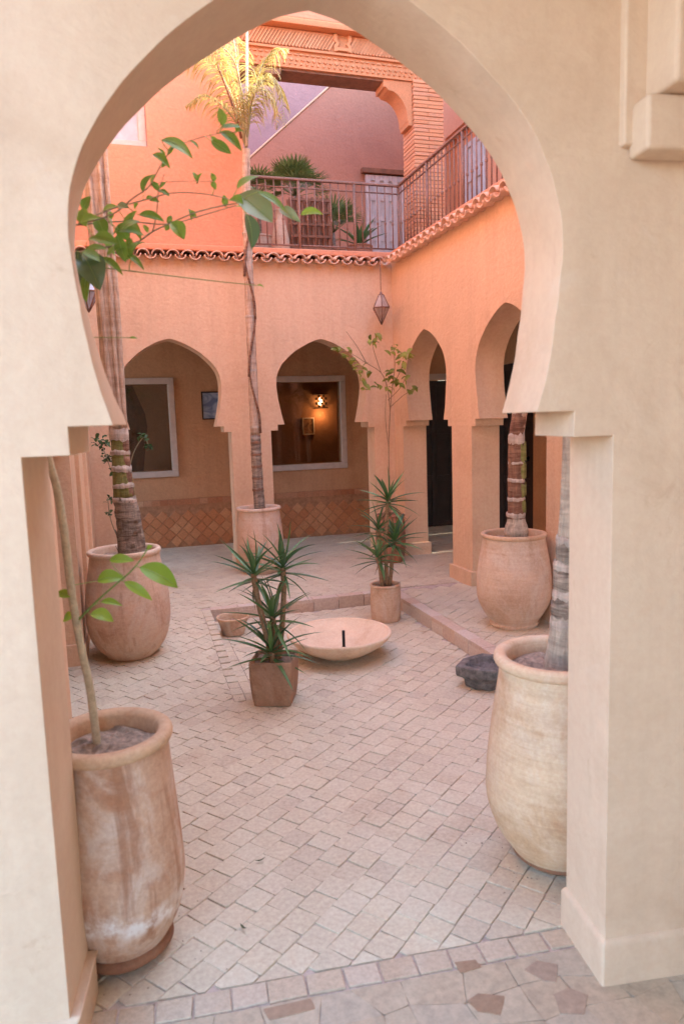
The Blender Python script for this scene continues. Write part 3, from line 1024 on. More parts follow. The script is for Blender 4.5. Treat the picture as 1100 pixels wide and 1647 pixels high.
sq = MB(); sq.box((-.045, -.007, -.034), (.045, 0, .034))
SQ = mesh_of('border_tile', sq, M['zborder'])
x = -0.55
while x < 3.62:
    instance('border_tile', SQ, dado, Matrix.Translation(Vector((x, GY - 0.0125 - random.uniform(.0002, .0015), 0.662)) - go))
    x += 0.096

def panel_door(name, label, to3, w, h, mat, rows=3, cols=2, knob=True, th=0.045, cat='door', loc=None):
    root = thing(name, label, cat, to3(w / 2, 0, 0))
    def b(m, u0, u1, z0, z1, d0, d1):
        vs = [to3(u, z, d) for z in (z0, z1) for u, d in ((u0, d0), (u1, d0), (u1, d1), (u0, d1))]
        m.add(vs, [(0, 3, 2, 1), (4, 5, 6, 7), (0, 1, 5, 4), (1, 2, 6, 5), (2, 3, 7, 6), (3, 0, 4, 7)])
    m = MB(); b(m, 0, w, 0, h, 0.012, th); build('door_leaf', m, mat, root)
    m = MB()
    s = 0.075 * min(1, w / .6)
    for i in range(cols + 1):
        u = (w - s) * i / cols
        b(m, u, u + s, 0, h, -0.008, 0.0115)
    for j in range(rows + 1):
        zz = (h - s) * j / rows
        for i in range(cols):
            u = (w - s) * i / cols + s
            b(m, u + .0005, (w - s) * (i + 1) / cols - .0005, zz, zz + s, -0.008, 0.0115)
    build('door_rail', m, mat, root, .004, 1)
    if knob:
        m = MB()
        p = Vector(to3(w * .12, h * .47, 0)); q = Vector(to3(w * .12, h * .47, -0.06))
        m.tube([p, p.lerp(q, .5), q], [0.03, .012, .03], 10)
        build('door_knob', m, M['black'], root)
    return root
panel_door('panel_door', 'dark door standing behind the narrower arch beside the courtyard corner', lambda u, z, d: (3.745 + u, GY + 0.07 + d, 0.085 + z), 0.61, 2.01, M['dark_door'], 3, 2, False)
sg = thing('gallery', 'side gallery wall behind the dark arch with the knobbed door', 'gallery', (4.5, 6, 0))
mb = MB(); mb.box((4.5, 0.6, -.02), (4.62, 7.30, 3.05)); mb.box((4.5, 8.45, -.02), (4.62, 8.99, 3.05)); mb.box((4.5, 7.30, 2.22), (4.62, 8.45, 3.05))
build('inner_wall', mb, M['inner'], sg)
panel_door('panel_door', 'dark double door with a round knob behind the arch next to the buff jar', lambda u, z, d: (4.52 + d, 7.31 + u, 0.085 + z), 1.13, 2.13, M['dark_door'], 3, 3, True)
lg = thing('gallery', 'shaded gallery behind the pillar at the bare citrus stem', 'gallery', (-1.6, 4.5, 0))
mb = MB(); mb.box((-1.75, 1.9, -.02), (-1.6, 7.49, 3.05)); mb.box((-1.6, 1.95, 3.05), (XL - .272, 7.49, 3.2))
build('inner_wall', mb, M['inner'], lg)
mb = MB(); mb.add([(-1.6, 1.95, -.011), (-.9, 1.95, -.011), (-.9, 7.4, .0), (-1.6, 7.4, .0)], [(0, 1, 2, 3)])
build('gallery_floor', mb, M['border'], lg)

# sconce, pictures
def picture(label, x0, x1, z0, z1, y, art, frame):
    r = thing('picture', label, 'picture', ((x0 + x1) / 2, y, z0))
    m = MB(); m.box((x0, y - .012, z0), (x1, y - .001, z1)); build('print', m, art, r)
    m = MB(); w = .014
    for a in (((x0 - w, z0 - w), (x1 + w, z0)), ((x0 - w, z1), (x1 + w, z1 + w)), ((x0 - w, z0), (x0, z1)), ((x1, z0), (x1 + w, z1))):
        m.box((a[0][0], y - .025, a[0][1]), (a[1][0], y - .001, a[1][1]))
    build('picture_frame', m, frame, r)
    return r
def artmat(name, a, b, c, sx, sy):
    m, n, bs = newmat(name)
    co = objco(n)
    f = noise_tex(n, mapping(n, co, (sx, 1, sy)), 3.2, 3, 0.5, 1.4)
    n.links.new(ramp(n, f, [(0.36, a), (0.5, b), (0.66, c)]), bs.inputs['Base Color'])
    bs.inputs['Roughness'].default_value = 0.35
    return m
picture('blue grey print in a thin dark frame hanging between the two far arches', 0.945, 1.27, 1.675, 1.985, GY - .002, artmat('blue_print', (0.13, 0.20, 0.36), (0.34, 0.45, 0.62), (0.58, 0.64, 0.72), 1, 2), M['black'])
picture('small brown framed picture on the lit wall below the lamp', 2.53, 2.68, 1.42, 1.64, 10.345, artmat('brown_print', (0.10, 0.05, 0.03), (0.25, 0.14, 0.08), (0.4, 0.26, 0.16), 3, 3), M['frame'])
scn = thing('wall_lamp', 'small pierced brass wall lamp glowing in the room behind the far arch', 'lamp', (2.79, 10.30, 1.62))
m = MB()
for i in range(-2, 3):
    for j in range(5):
        if (i + j) % 2:
            m.box((2.79 + i * .036 - .017, 10.245 - .01 * (2 - abs(i)), 1.80 + j * .036), (2.79 + i * .036 + .017, 10.25 - .01 * (2 - abs(i)), 1.835 + j * .036))
m.box((2.69, 10.23, 1.783), (2.89, 10.345, 1.797)); m.box((2.69, 10.23, 1.985), (2.89, 10.345, 2.0))
build('pierced_shade', m, M['black'], scn)
m = MB(); m.lathe([(0.0, 1.83), (0.025, 1.84), (0.032, 1.87), (0.02, 1.92), (0.0, 1.95)], 12, (2.79, 10.29))
build('lamp_glass', m, M['lamp_glow'], scn)
ld = bpy.data.lights.new('lamp_light', 'POINT'); ld.energy = 0.45; ld.color = (1.0, 0.55, 0.25); ld.shadow_soft_size = .03
lo = bpy.data.objects.new('lamp_light', ld); COL.objects.link(lo); lo.parent = scn; lo.location = (0, -0.06, 0.08)

# ------------------------------------------------------------------ upper storey
up = thing('upper_wall', 'bright orange upper wall above the first far arch with one pale window', 'wall', (0.3, 7.7, ZF))
mb = MB()
XE = 1.33
holes = [(-0.45, 0.40, 4.28, 5.35)]
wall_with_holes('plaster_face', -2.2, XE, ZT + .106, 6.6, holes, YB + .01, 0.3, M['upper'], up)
m = MB(); x0, x1, z0, z1 = -0.40, 0.325, 4.345, 5.3
for lo_, hi_ in (((x0 - .07, z0 - .06), (x1 + .07, z0)), ((x0 - .07, z1), (x1 + .07, z1 + .05)), ((x0 - .07, z0), (x0, z1)), ((x1, z0), (x1 + .07, z1))):
    m.box((lo_[0], YB + .06, lo_[1]), (hi_[0], YB + .12, hi_[1]))
fw = build('window_frame', m, M['frame'], up, .004, 1)
m = MB(); m.box((x0, YB + .09, z0), (x1, YB + .1, z1)); build('shutter', m, M['white_door'], up)
m = MB()
for a in (-.17, .06): m.box((a, YB + .078, z0), (a + .035, YB + .089, z1))
build('shutter_rail', m, M['white_door'], up)

tf = MB(); tf.box((-2.2, YB + .33, ZF - .09), (6.4, 12.0, ZF)); tf.box((XR + .36, 0.6, ZF - .09), (6.4, YB + .329, ZF))
tag(build('terrace_floor', tf, M['border']), kind='structure')

# terrace: sloping stair wall in front of a mauve wall
st = thing('stair_wall', 'rose plastered wall with a sloping top behind the terrace plants', 'wall', (2.8, 10.1, ZF))
poly = [(1.0, ZF - .01), (4.31, ZF - .01), (4.31, 6.62), (3.55, 6.62), (1.0, 4.38)]
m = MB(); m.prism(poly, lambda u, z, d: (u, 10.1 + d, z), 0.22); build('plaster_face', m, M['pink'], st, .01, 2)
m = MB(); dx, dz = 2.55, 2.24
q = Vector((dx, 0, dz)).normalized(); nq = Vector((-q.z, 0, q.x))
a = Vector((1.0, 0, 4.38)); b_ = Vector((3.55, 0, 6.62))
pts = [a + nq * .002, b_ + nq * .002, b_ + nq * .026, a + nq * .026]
m.prism([(p.x, p.z) for p in pts], lambda u, z, d: (u, 10.085 + d, z), 0.25); build('coping', m, M['wall'], st, .008, 2)  # lighter strip: rim light along the slope put into its colour
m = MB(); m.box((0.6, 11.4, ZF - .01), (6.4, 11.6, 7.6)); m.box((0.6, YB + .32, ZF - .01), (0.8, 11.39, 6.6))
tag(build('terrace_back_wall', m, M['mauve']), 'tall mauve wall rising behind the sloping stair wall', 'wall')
panel_door('lattice_door', 'pale grey lattice door at the back of the terrace', lambda u, z, d: (3.50 + u, 10.04 + d, ZF + z), 0.60, 1.73, M['white_door'], 6, 4, False)
m = MB(); m.box((3.44, 10.0, ZF + 1.75), (4.4, 10.09, ZF + 1.81))
tag(build('door_lintel', m, M['wood']), 'dark timber lintel over the pale lattice door', 'lintel')
# brick column with corbel, carved beam
cx0, cx1, cy0, cy1 = 3.33, 3.69, 7.87, 8.21
colm = thing('brick_column', 'slim column of thin orange bricks at the terrace corner', 'column', (3.51, 8.04, ZF))
m = MB(); m.box((cx0 + .012, cy0 + .012, ZF), (cx1 - .012, cy1 - .012, 5.32)); build('core', m, M['grout'], colm)
hb = 0.0425
def brick_mesh(lx, ly, lz):
    m = MB()
    j = lambda: random.uniform(-.0015, .0015)
    vs = [(x * lx / 2 + j(), y * ly / 2 + j(), z * lz / 2 + j()) for x, y, z in ((-1, -1, -1), (1, -1, -1), (1, 1, -1), (-1, 1, -1), (-1, -1, 1), (1, -1, 1), (1, 1, 1), (-1, 1, 1))]
    m.add(vs, [(0, 3, 2, 1), (4, 5, 6, 7), (0, 1, 5, 4), (1, 2, 6, 5), (2, 3, 7, 6), (3, 0, 4, 7)])
    return mesh_of('brick', m, M['brick'])
BA = [brick_mesh((cx1 - cx0) / 2 - .006, cy1 - cy0, hb - .009) for _ in range(4)]
BB = [brick_mesh(cx1 - cx0, (cy1 - cy0) / 2 - .006, hb - .009) for _ in range(4)]
z = ZF + hb / 2
i = 0
while z < 5.32:
    for s in (-1, 1):
        if i % 2:
            p = Vector((3.51 + s * (cx1 - cx0) / 4, 8.04, z)); me = random.choice(BA)
        else:
            p = Vector((3.51, 8.04 + s * (cy1 - cy0) / 4, z)); me = random.choice(BB)
        instance('brick', me, colm, Matrix.Translation(p - Vector((3.51, 8.04, ZF)) + Vector((random.uniform(-.002, .002), random.uniform(-.002, .002), 0))))
    z += hb
    i += 1
def corbel_poly(x, z1, w, h, sgn):
    pts = [(x, z1 - h), (x - sgn * .05, z1 - h), (x - sgn * .05, z1 - h + .045)]
    for k in range(9):
        a = math.pi / 2 * k / 8
        pts.append((x - sgn * (.06 + (w - .12) * (1 - math.cos(a))), z1 - h + .05 + (h - .16) * math.sin(a)))
    pts += [(x - sgn * (w - .03), z1 - .08), (x - sgn * w, z1 - .08), (x - sgn * w, z1), (x, z1)]
    return pts
m = MB(); m.prism(corbel_poly(cx0 - .001, 5.319, 0.34, 0.46, 1), lambda u, z, d: (u, cy0 + .04 + d, z), 0.26)
build('corbel', m, M['carve'], colm, .005, 1)
beam = thing('carved_beam', 'carved brick beam with a slanted brick frieze spanning the terrace opening', 'beam', (2.4, 8.0, 5.32))
BX0, BX1 = XE + .002, 6.2
m = MB(); m.box((BX0, cy0 + .02, 5.322), (BX1, cy1, 5.485)); build('lower_band', m, M['carve'], beam)
m = MB(); m.box((BX0, cy0 + .05, 5.298), (3.32, cy1 - .03, 5.3215)); m.box((BX0, cy0 + .03, 5.245), (BX0 + .5, cy1 - .03, 5.297)); build('soffit_board', m, M['wood'], beam)
m = MB()
x = BX0 + .03
k = 0
while x < 4.4:
    m.box((x, cy0 + .004, 5.352), (x + .020, cy0 + .0195, 5.372))
    mm = Matrix.Translation((x + .03, cy0 + .012, 5.405)) @ Matrix.Rotation(R(45 if k % 2 else 20), 4, 'Y')
    m.box((-.014, -.008, -.014), (.014, .007, .014), mm)
    m.box((x - .004, cy0 + .006, 5.446), (x + .034, cy0 + .0195, 5.460))
    x += 0.062
    k += 1
o = build('carved_dots', m, M['carve'], beam); o['kind'] = 'stuff'
m = MB(); m.box((BX0, cy0 - .01, 5.4855), (BX1, cy1, 5.508)); m.box((BX0, cy0 + .02, 5.5085), (BX1, cy1, 5.70)); build('upper_band', m, M['carve'], beam)
m = MB()
x = BX0
while x < 4.4:
    if not (2.42 < x < 2.62):
        mm = Matrix.Translation((x, cy0 + .008, 5.605)) @ Matrix.Rotation(R(34), 4, 'Y')
        m.box((-.011, -.012, -.095), (.011, .011, .095), mm)
    x += 0.036
o = build('slanted_bricks', m, M['carve'], beam); o['kind'] = 'stuff'
m = MB()
med = [(-.10, -.09), (-.10, -.02), (-.075, .0), (-.10, .03), (-.10, .09), (-.06, .09), (-.06, .03), (-.04, .0), (-.06, -.04), (.06, -.04), (.04, 0), (.06, .03), (.06, .09), (.10, .09), (.10, .03), (.075, 0), (.10, -.02), (.10, -.09), (.05, -.075), (-.05, -.075)]
m.prism([(2.52 + a, 5.605 + b) for a, b in med], lambda u, z, d: (u, cy0 - .014 + d, z), 0.033)
build('medallion', m, M['carve'], beam, .003, 1)
m = MB(); m.box((BX0, cy0 - .09, 5.701), (BX1, cy1 + .03, 5.765)); build('cornice', m, M['carve'], beam, .006, 1)
m = MB(); m.box((BX0, cy0 - .07, 5.766), (BX1, cy1 + .05, 6.2)); build('coping', m, M['upper'], beam, .02, 2)
# side gallery above: beam, roof, rear wall with recess and a white door
ug = thing('upper_gallery_wall', 'orange wall with a deep recess behind the upper railing', 'wall', (4.3, 7, ZF))
m = MB(); m.box((4.32, -1.2, ZF), (4.5, 7.15, 6.9)); m.box((4.32, 9.17, ZF), (4.5, 11.39, 6.9)); m.box((4.32, 7.15, 5.25), (4.5, 9.17, 6.9)); m.box((4.47, 7.151, ZF), (4.499, 9.169, 5.249))  # unseen top carried high to block the sun
build('plaster_face', m, M['upper'], ug)
panel_door('panel_door', 'pale door in the recess of the upper gallery behind the railing', lambda u, z, d: (4.43 + d, 8.30 + u, ZF + .002 + z), 0.52, 1.75, M['white_door'], 4, 2, False)

# railings
rl = thing('railing', 'rusty iron railing running along the terrace and turning along the upper gallery', 'railing', (3.05, 7.7, ZF))
RX, RY, RZ0, RZ1 = 3.055, 7.70, 3.46, 4.13
RX0, RYN = XE + .02, 3.4
cop = ZT + .105
def bar(name, pts, r, parent=rl, seg=6):
    m = MB(); m.tube(pts, r, seg); return build(name, m, M['iron'], parent)
m = MB(); m.box((RX0, RY - .018, RZ1 - .012), (RX, RY + .018, RZ1 + .012)); m.box((RX - .018, RYN, RZ1 - .0125), (RX + .018, RY - .019, RZ1 + .0115))
build('handrail', m, M['iron'], rl, .004, 1)
for zz, r in ((4.045, .008), (RZ0, .009)):
    m = MB(); m.tube([(RX0, RY, zz), (RX, RY, zz)], r, 6); m.tube([(RX, RY, zz), (RX, RYN, zz)], r, 6); build('rail', m, M['iron'], rl)
def baluster(x, y, post=False):
    m = MB()
    if post:
        m.tube([(x, y, cop - .02 if y < RY else ZF), (x, y, RZ1)], .017, 8)
    else:
        m.tube([(x, y, RZ0), (x, y, RZ1 - .012)], .0075, 6)
        m.lathe([(.0, 3.70), (.013, 3.715), (.013, 3.735), (0, 3.75)], 6, (x, y))
    build('post' if post else 'baluster', m, M['iron'], rl)
x = RX0 + .05
k = 0
while x < RX - .04:
    baluster(x, RY, k % 7 == 6); x += .088; k += 1
y = RY - .075
k = 0
while y > RYN:
    baluster(RX, y, k % 9 == 8); y -= .088; k += 1
baluster(RX, RY, True)
# unseen rest of the house, height set to limit sky light: the upper storey over the wall the picture looks through and the shaded side
m = MB(); m.box((-2.2, 2.1, ZT + .01), (XL, 7.49, 5.6))
tag(build('upper_side_wall', m, M['upper']), 'unseen orange upper storey, height set to limit sky light, over the shaded side of the courtyard', 'wall')

# ------------------------------------------------------------------ pots
def pot(name, label, cat, c, prof, mat, rim_from, soil_z, soil_r, wob=0.012, group=None, z0=0.0, rim_mat=None, foot=None, seg=56):
    r = thing(name, label, cat, (c[0], c[1], z0), group)
    q = spline([(a, b, 0) for a, b in prof], 5)
    pr = [(max(p.x, 0.0), z0 + p.y) for p in q]
    m = MB()
    m.lathe([(0.001, z0 + 0.001)] + pr, seg, c, wob, seed=c[0] * 3.1)
    build('jar_body', m, mat, r)
    rz, rr, tk = prof[-1][1], prof[-1][0], rim_from      # lip: a rounded roll and the inner wall
    m = MB()
    lip = []
    for k in range(9):
        a = -math.pi / 2 + math.pi * 1.0 * k / 8
        lip.append((rr + tk * 0.9 * math.cos(a) * 0.9, z0 + rz + tk * 1.0 + tk * math.sin(a) * 1.0))
    lip += [(rr - tk * .9, z0 + rz + tk * 1.9), (rr - tk * 1.5, z0 + rz + tk * 1.2), (rr - tk * 1.6, z0 + rz - .02), (soil_r, z0 + soil_z - .03)]
    m.lathe([(rr - .004, z0 + rz - .003)] + lip, seg, c, wob, seed=c[0] * 3.1)
    build('rim', m, rim_mat or mat, r)
    if soil_z is not None:
        m = MB()
        vs, fs = [], []
        rings, sg_ = 9, 40
        for i in range(rings + 1):
            for k in range(sg_):
                a = k * 2 * math.pi / sg_
                rad = (soil_r + .012) * i / rings
                x, y = c[0] + rad * math.cos(a), c[1] + rad * math.sin(a)
                vs.append((x, y, z0 + soil_z + 0.020 * noise.noise(Vector((x * 22, y * 22, 1.3))) + .009 * noise.noise(Vector((x * 60, y * 60, 4)))))
        for i in range(rings):
            for k in range(sg_):
                a, b = i * sg_ + k, i * sg_ + (k + 1) % sg_
                fs.append((a, b, b + sg_, a + sg_))
        m.add(vs, fs, False)
        build('soil', m, M['soil'], r)
    if foot:
        m = MB()
        m.lathe([(foot[0] - .01, z0 + .0), (foot[0] + .006, z0 + .004), (foot[1] + .006, z0 + foot[2] * .6), (foot[1] + .004, z0 + foot[2]), (foot[1] - .01, z0 + foot[2] + .003)], seg, c, wob * .5)
        build('foot_ring', m, M['foot'], r)
    return r

GP = 'large clay jars holding the tall plants'
pot('plant_jar', 'tall weathered jar with white bloom and brown runs, a bare citrus stem in it', 'jar', (-0.105, 2.152),
    [(0.108, 0.0), (0.134, 0.05), (0.176, 0.13), (0.198, 0.235), (0.197, 0.32), (0.187, 0.45), (0.176, 0.58), (0.170, 0.668)], M['pot_grey'], 0.020, 0.655, 0.139, 0.018, GP, 0.0, M['rim'], (0.110, 0.146, 0.058))
pot('plant_jar', 'smooth cream jar with turning lines half hidden by the jamb', 'jar', (1.415, 2.13),
    [(0.135, 0.0), (0.165, 0.04), (0.215, 0.115), (0.250, 0.22), (0.252, 0.32), (0.240, 0.45), (0.222, 0.58), (0.207, 0.68), (0.208, 0.72)], M['pot_cream'], 0.021, 0.705, 0.18, 0.010, GP, 0.0, M['pot_cream'], (0.135, 0.152, 0.03))
pot('plant_jar', 'round bellied rose clay jar holding the thick banded palm trunk', 'jar', (-0.052, 5.0),
    [(0.135, 0.0), (0.185, 0.05), (0.240, 0.125), (0.272, 0.23), (0.279, 0.32), (0.272, 0.44), (0.255, 0.56), (0.236, 0.66), (0.228, 0.72)], M['pot_rose'], 0.018, 0.70, 0.185, 0.014, GP, 0.03, M['pot_buff'])
pot('plant_jar', 'buff jar with a scratched shoulder band on the raised walk by the pillar', 'jar', (2.60, 4.47),
    [(0.165, 0.0), (0.172, 0.02), (0.165, 0.035), (0.205, 0.09), (0.250, 0.18), (0.264, 0.28), (0.260, 0.38), (0.248, 0.47), (0.229, 0.57), (0.219, 0.64)], M['pot_buff'], 0.016, 0.62, 0.185, 0.010, GP, ZW, M['rim'])
pot('plant_jar', 'straight sided rose jar with the thin palm between the far arches', 'jar', (1.243, 7.10),
    [(0.165, 0.0), (0.20, 0.06), (0.228, 0.15), (0.236, 0.30), (0.228, 0.45), (0.215, 0.58), (0.212, 0.63)], M['pot_rose'], 0.018, 0.62, 0.18, 0.014, GP, ZW, M['pot_rose'])
pot('plant_pot', 'dark red clay pot in the far corner behind the banded palm', 'pot', (-0.06, 7.15),
    [(0.10, 0.0), (0.118, 0.06), (0.128, 0.16), (0.134, 0.27), (0.136, 0.33)], M['pot_red'], 0.010, 0.32, 0.11, 0.01, None, ZW)
pot('plant_pot', 'brown pot holding the thin sapling beside the corner pillar', 'pot', (2.62, 7.02),
    [(0.115, 0.0), (0.14, 0.06), (0.156, 0.18), (0.158, 0.30), (0.148, 0.43), (0.145, 0.48)], M['pot_red'], 0.013, 0.47, 0.12, 0.012, None, ZW)
pot('plant_pot', 'small cylindrical clay pot with the narrow yucca against the step', 'pot', (1.915, 5.28),
    [(0.112, 0.0), (0.117, 0.03), (0.122, 0.12), (0.121, 0.22), (0.116, 0.275)], M['pot_buff'], 0.010, 0.27, 0.095, 0.012, None, 0.0)
pot('clay_bowl', 'small flared clay bowl behind the square planter', 'bowl', (0.70, 5.36),
    [(0.075, 0.0), (0.085, 0.012), (0.10, 0.07), (0.118, 0.125)], M['pot_rose'], 0.008, 0.09, 0.085, 0.01, None, 0.0, M['pot_cream'])
# shoulder band on the buff jar
# square tapered planter
sqr = thing('square_planter', 'square brown clay planter holding the large multi headed yucca', 'planter', (0.74, 3.95, 0))
qa = R(16.6 + 6)
def sqring(h, z, rad=0.02):
    pts = []
    for cxs, cys, a0 in ((1, 1, 0), (-1, 1, 90), (-1, -1, 180), (1, -1, 270)):
        for k in range(4):
            a = R(a0 + 30 * k)
            pts.append((cxs * (h - rad) + rad * math.cos(a), cys * (h - rad) + rad * math.sin(a)))
    out = []
    for x, y in pts:
        out.append((0.74 + x * math.cos(qa) + y * math.sin(qa), 3.95 - x * math.sin(qa) + y * math.cos(qa), z))
    return out
sec = [(0.106, 0.0), (0.115, 0.05), (0.121, 0.12), (0.124, 0.19), (0.124, 0.255), (0.121, 0.262), (0.110, 0.262), (0.105, 0.235)]
rings = [sqring(h, z) for h, z in sec]
m = MB(); vs = [p for r in rings for p in r]; fs = []
for i in range(len(rings) - 1):
    for k in range(16):
        a, b = i * 16 + k, i * 16 + (k + 1) % 16
        fs.append((a, b, b + 16, a + 16))
m.add(vs, fs, False); m.f.append(tuple(range(16))); m.sm.append(False)
build('planter_box', m, M['pot_brown'], sqr, .004, 1)
m = MB(); m.add(sqring(0.112, 0.238), [tuple(range(16))]); build('soil', m, M['soil'], sqr)

# fountain bowl with a jet pipe
fb_ = thing('fountain_bowl', 'wide shallow sandy bowl on the paving with a dark jet pipe in it', 'fountain', (1.315, 4.56, 0))
prof = [(0.001, 0.0), (0.115, 0.0), (0.13, 0.006), (0.20, 0.035), (0.27, 0.075), (0.325, 0.118), (0.352, 0.150), (0.356, 0.162), (0.350, 0.170), (0.338, 0.168), (0.325, 0.152), (0.26, 0.105), (0.17, 0.062), (0.08, 0.045), (0.001, 0.042)]
q = spline([(a, b, 0) for a, b in prof], 4)
m = MB(); m.lathe([(max(p.x, .001), p.y) for p in q], 72, (1.315, 4.56), 0.008)
build('bowl', m, M['basin'], fb_)
m = MB(); m.tube([(1.325, 4.50, 0.04), (1.325, 4.50, 0.192)], 0.0105, 10); m.tube([(1.325, 4.50, 0.05), (1.325, 4.50, 0.075)], 0.02, 10)
build('jet_pipe', m, M['black'], fb_)

# octagonal stone trough
tr = thing('stone_trough', 'low dark grey octagonal stone trough beside the cream jar', 'trough', (1.99, 3.72, 0))
m = MB(); vs = []
secs = [(0.118, 0.0), (0.125, 0.05), (0.166, 0.075), (0.170, 0.128), (0.160, 0.138), (0.118, 0.136), (0.105, 0.10), (0.07, 0.085)]
for r_, z_ in secs:
    for k in range(8):
        a = R(22.5 + 45 * k + 10)
        rr = r_ * (1 + 0.05 * math.sin(k * 2.3 + 1))
        vs.append((1.985 + rr * 1.12 * math.cos(a), 3.72 + rr * 0.95 * math.sin(a), z_ + (0.006 * math.sin(k * 1.7) if z_ > .06 else 0)))
fs = []
for i in range(len(secs) - 1):
    for k in range(8):
        a, b = i * 8 + k, i * 8 + (k + 1) % 8
        fs.append((a, b, b + 8, a + 8))
fs += [tuple(range(8)), tuple(range(8 * len(secs) - 8, 8 * len(secs)))]
m.add(vs, fs); build('basin', m, M['slate'], tr, .006, 1)

# ------------------------------------------------------------------ lanterns
def lantern(label, p, w, h, glass='glass_lamp'):
    r = thing('hanging_lantern', label, 'lantern', p)
    x, y, z = p
    n = 6
    ring = [(x + w * math.cos(R(60 * k + 15)), y + w * math.sin(R(60 * k + 15)), z + h * .52) for k in range(n)]
    mid = [(x + w * .30 * math.cos(R(60 * k + 15)), y + w * .30 * math.sin(R(60 * k + 15)), z + h * .93) for k in range(n)]
    m = MB()
    m.add(ring + [(x, y, z)] + mid, [(k, (k + 1) % n, n) for k in range(n)] + [(k, (k + 1) % n, n + 1 + (k + 1) % n, n + 1 + k) for k in range(n)] + [tuple(n + 1 + k for k in range(n))])
    build('glass', m, M[glass], r)
    m = MB()
    for k in range(n):
        m.tube([ring[k], ring[(k + 1) % n]], .007, 5); m.tube([ring[k], (x, y, z)], .006, 5); m.tube([ring[k], mid[k]], .006, 5); m.tube([mid[k], mid[(k + 1) % n]], .006, 5)
        a, b = Vector(ring[k]).lerp(Vector(ring[(k + 1) % n]), .5), Vector(ring[k]).lerp(Vector((x, y, z)), .5)
        m.tube([a, (x, y, z + .01)], .004, 4)
    build('metal_frame', m, M['iron'], r)
    m = MB(); m.lathe([(w * .32, z + h * .93), (w * .16, z + h * .98), (.012, z + h), (.006, z + h * 1.04)], 8, (x, y)); build('cap', m, M['iron'], r)
    return r
l1 = lantern('pointed metal and glass lantern hanging in the courtyard corner under the eaves', (2.66, 7.25, 2.585), 0.092, 0.325, 'glass_bronze')
m = MB(); m.tube([(2.66, 7.25, 2.93), (2.66, 7.25, ZT - .02)], .004, 5); build('chain', m, M['iron'], l1)
l2 = lantern('pale glass lantern behind the leaning palm trunk at the shaded wall', (-0.205, 6.2, 2.52), 0.095, 0.30)
m = MB(); m.tube([(-.205, 6.2, 2.83), (-.205, 6.2, 2.95), (-.32, 6.2, 2.97), (XL + .001, 6.2, 2.97)], .006, 5); build('hook', m, M['iron'], l2)

# ------------------------------------------------------------------ palms
def trunk(parent, name, pts, rad, mat, n=6, wob=.03, seg=16):
    p = spline(pts, n)
    rr = []
    for i in range(len(p)):
        t = i / (len(p) - 1) * (len(rad) - 1)
        k = min(int(t), len(rad) - 2)
        rr.append(rad[k] + (rad[k + 1] - rad[k]) * (t - k))
    m = MB(); m.tube(p, rr, seg, True, wob)
    if 'rough' in mat.name:
        for _ in range(26):
            k = random.randrange(1, len(p) - 1)
            a = random.uniform(0, 6.283)
            o_ = Vector((math.cos(a), math.sin(a), 0))
            q0 = p[k] + o_ * rr[k] * .97
            q1 = q0 + o_ * rr[k] * random.uniform(.08, .22) + Vector((0, 0, random.uniform(.02, .05)))
            t_ = o_.cross(Vector((0, 0, 1))) * rr[k] * random.uniform(.12, .28)
            m.add([q0 - t_ + Vector((0, 0, -.012)), q0 + t_ + Vector((0, 0, -.012)), q1 + t_ * .4, q1 - t_ * .4], [(0, 1, 2, 3)])
    return build(name, m, mat, parent), p, rr
def band(parent, name, p, z0, z1, r, mat, lean=(0, 0), seg=20, wob=.035):
    m = MB()
    tx, ty = random.uniform(-.10, .10), random.uniform(-.10, .10)
    h = z1 - z0
    lo_, hi_ = [], []
    for k in range(seg):
        a = k * 2 * math.pi / seg
        rr = r * (1 + random.uniform(-wob, wob))
        x, y = rr * math.cos(a), rr * math.sin(a)
        tz = x * tx + y * ty
        lo_.append((p[0] + x * .99, p[1] + y * .99, z0 + tz + random.uniform(-.12, .12) * h))
        hi_.append((p[0] + x * .985, p[1] + y * .985, z1 + tz + random.uniform(-.2, .2) * h))
    md = [((a[0] + b[0]) / 2 + (a[0] - p[0]) * .03, (a[1] + b[1]) / 2 + (a[1] - p[1]) * .03, (a[2] + b[2]) / 2) for a, b in zip(lo_, hi_)]
    ins = [(p[0] + (b[0] - p[0]) * .8, p[1] + (b[1] - p[1]) * .8, b[2] + .004) for b in hi_]
    m.add(lo_ + md + hi_ + ins, [(i * seg + k, i * seg + (k + 1) % seg, (i + 1) * seg + (k + 1) % seg, (i + 1) * seg + k) for i in range(3) for k in range(seg)], True)
    return build(name, m, mat, parent)
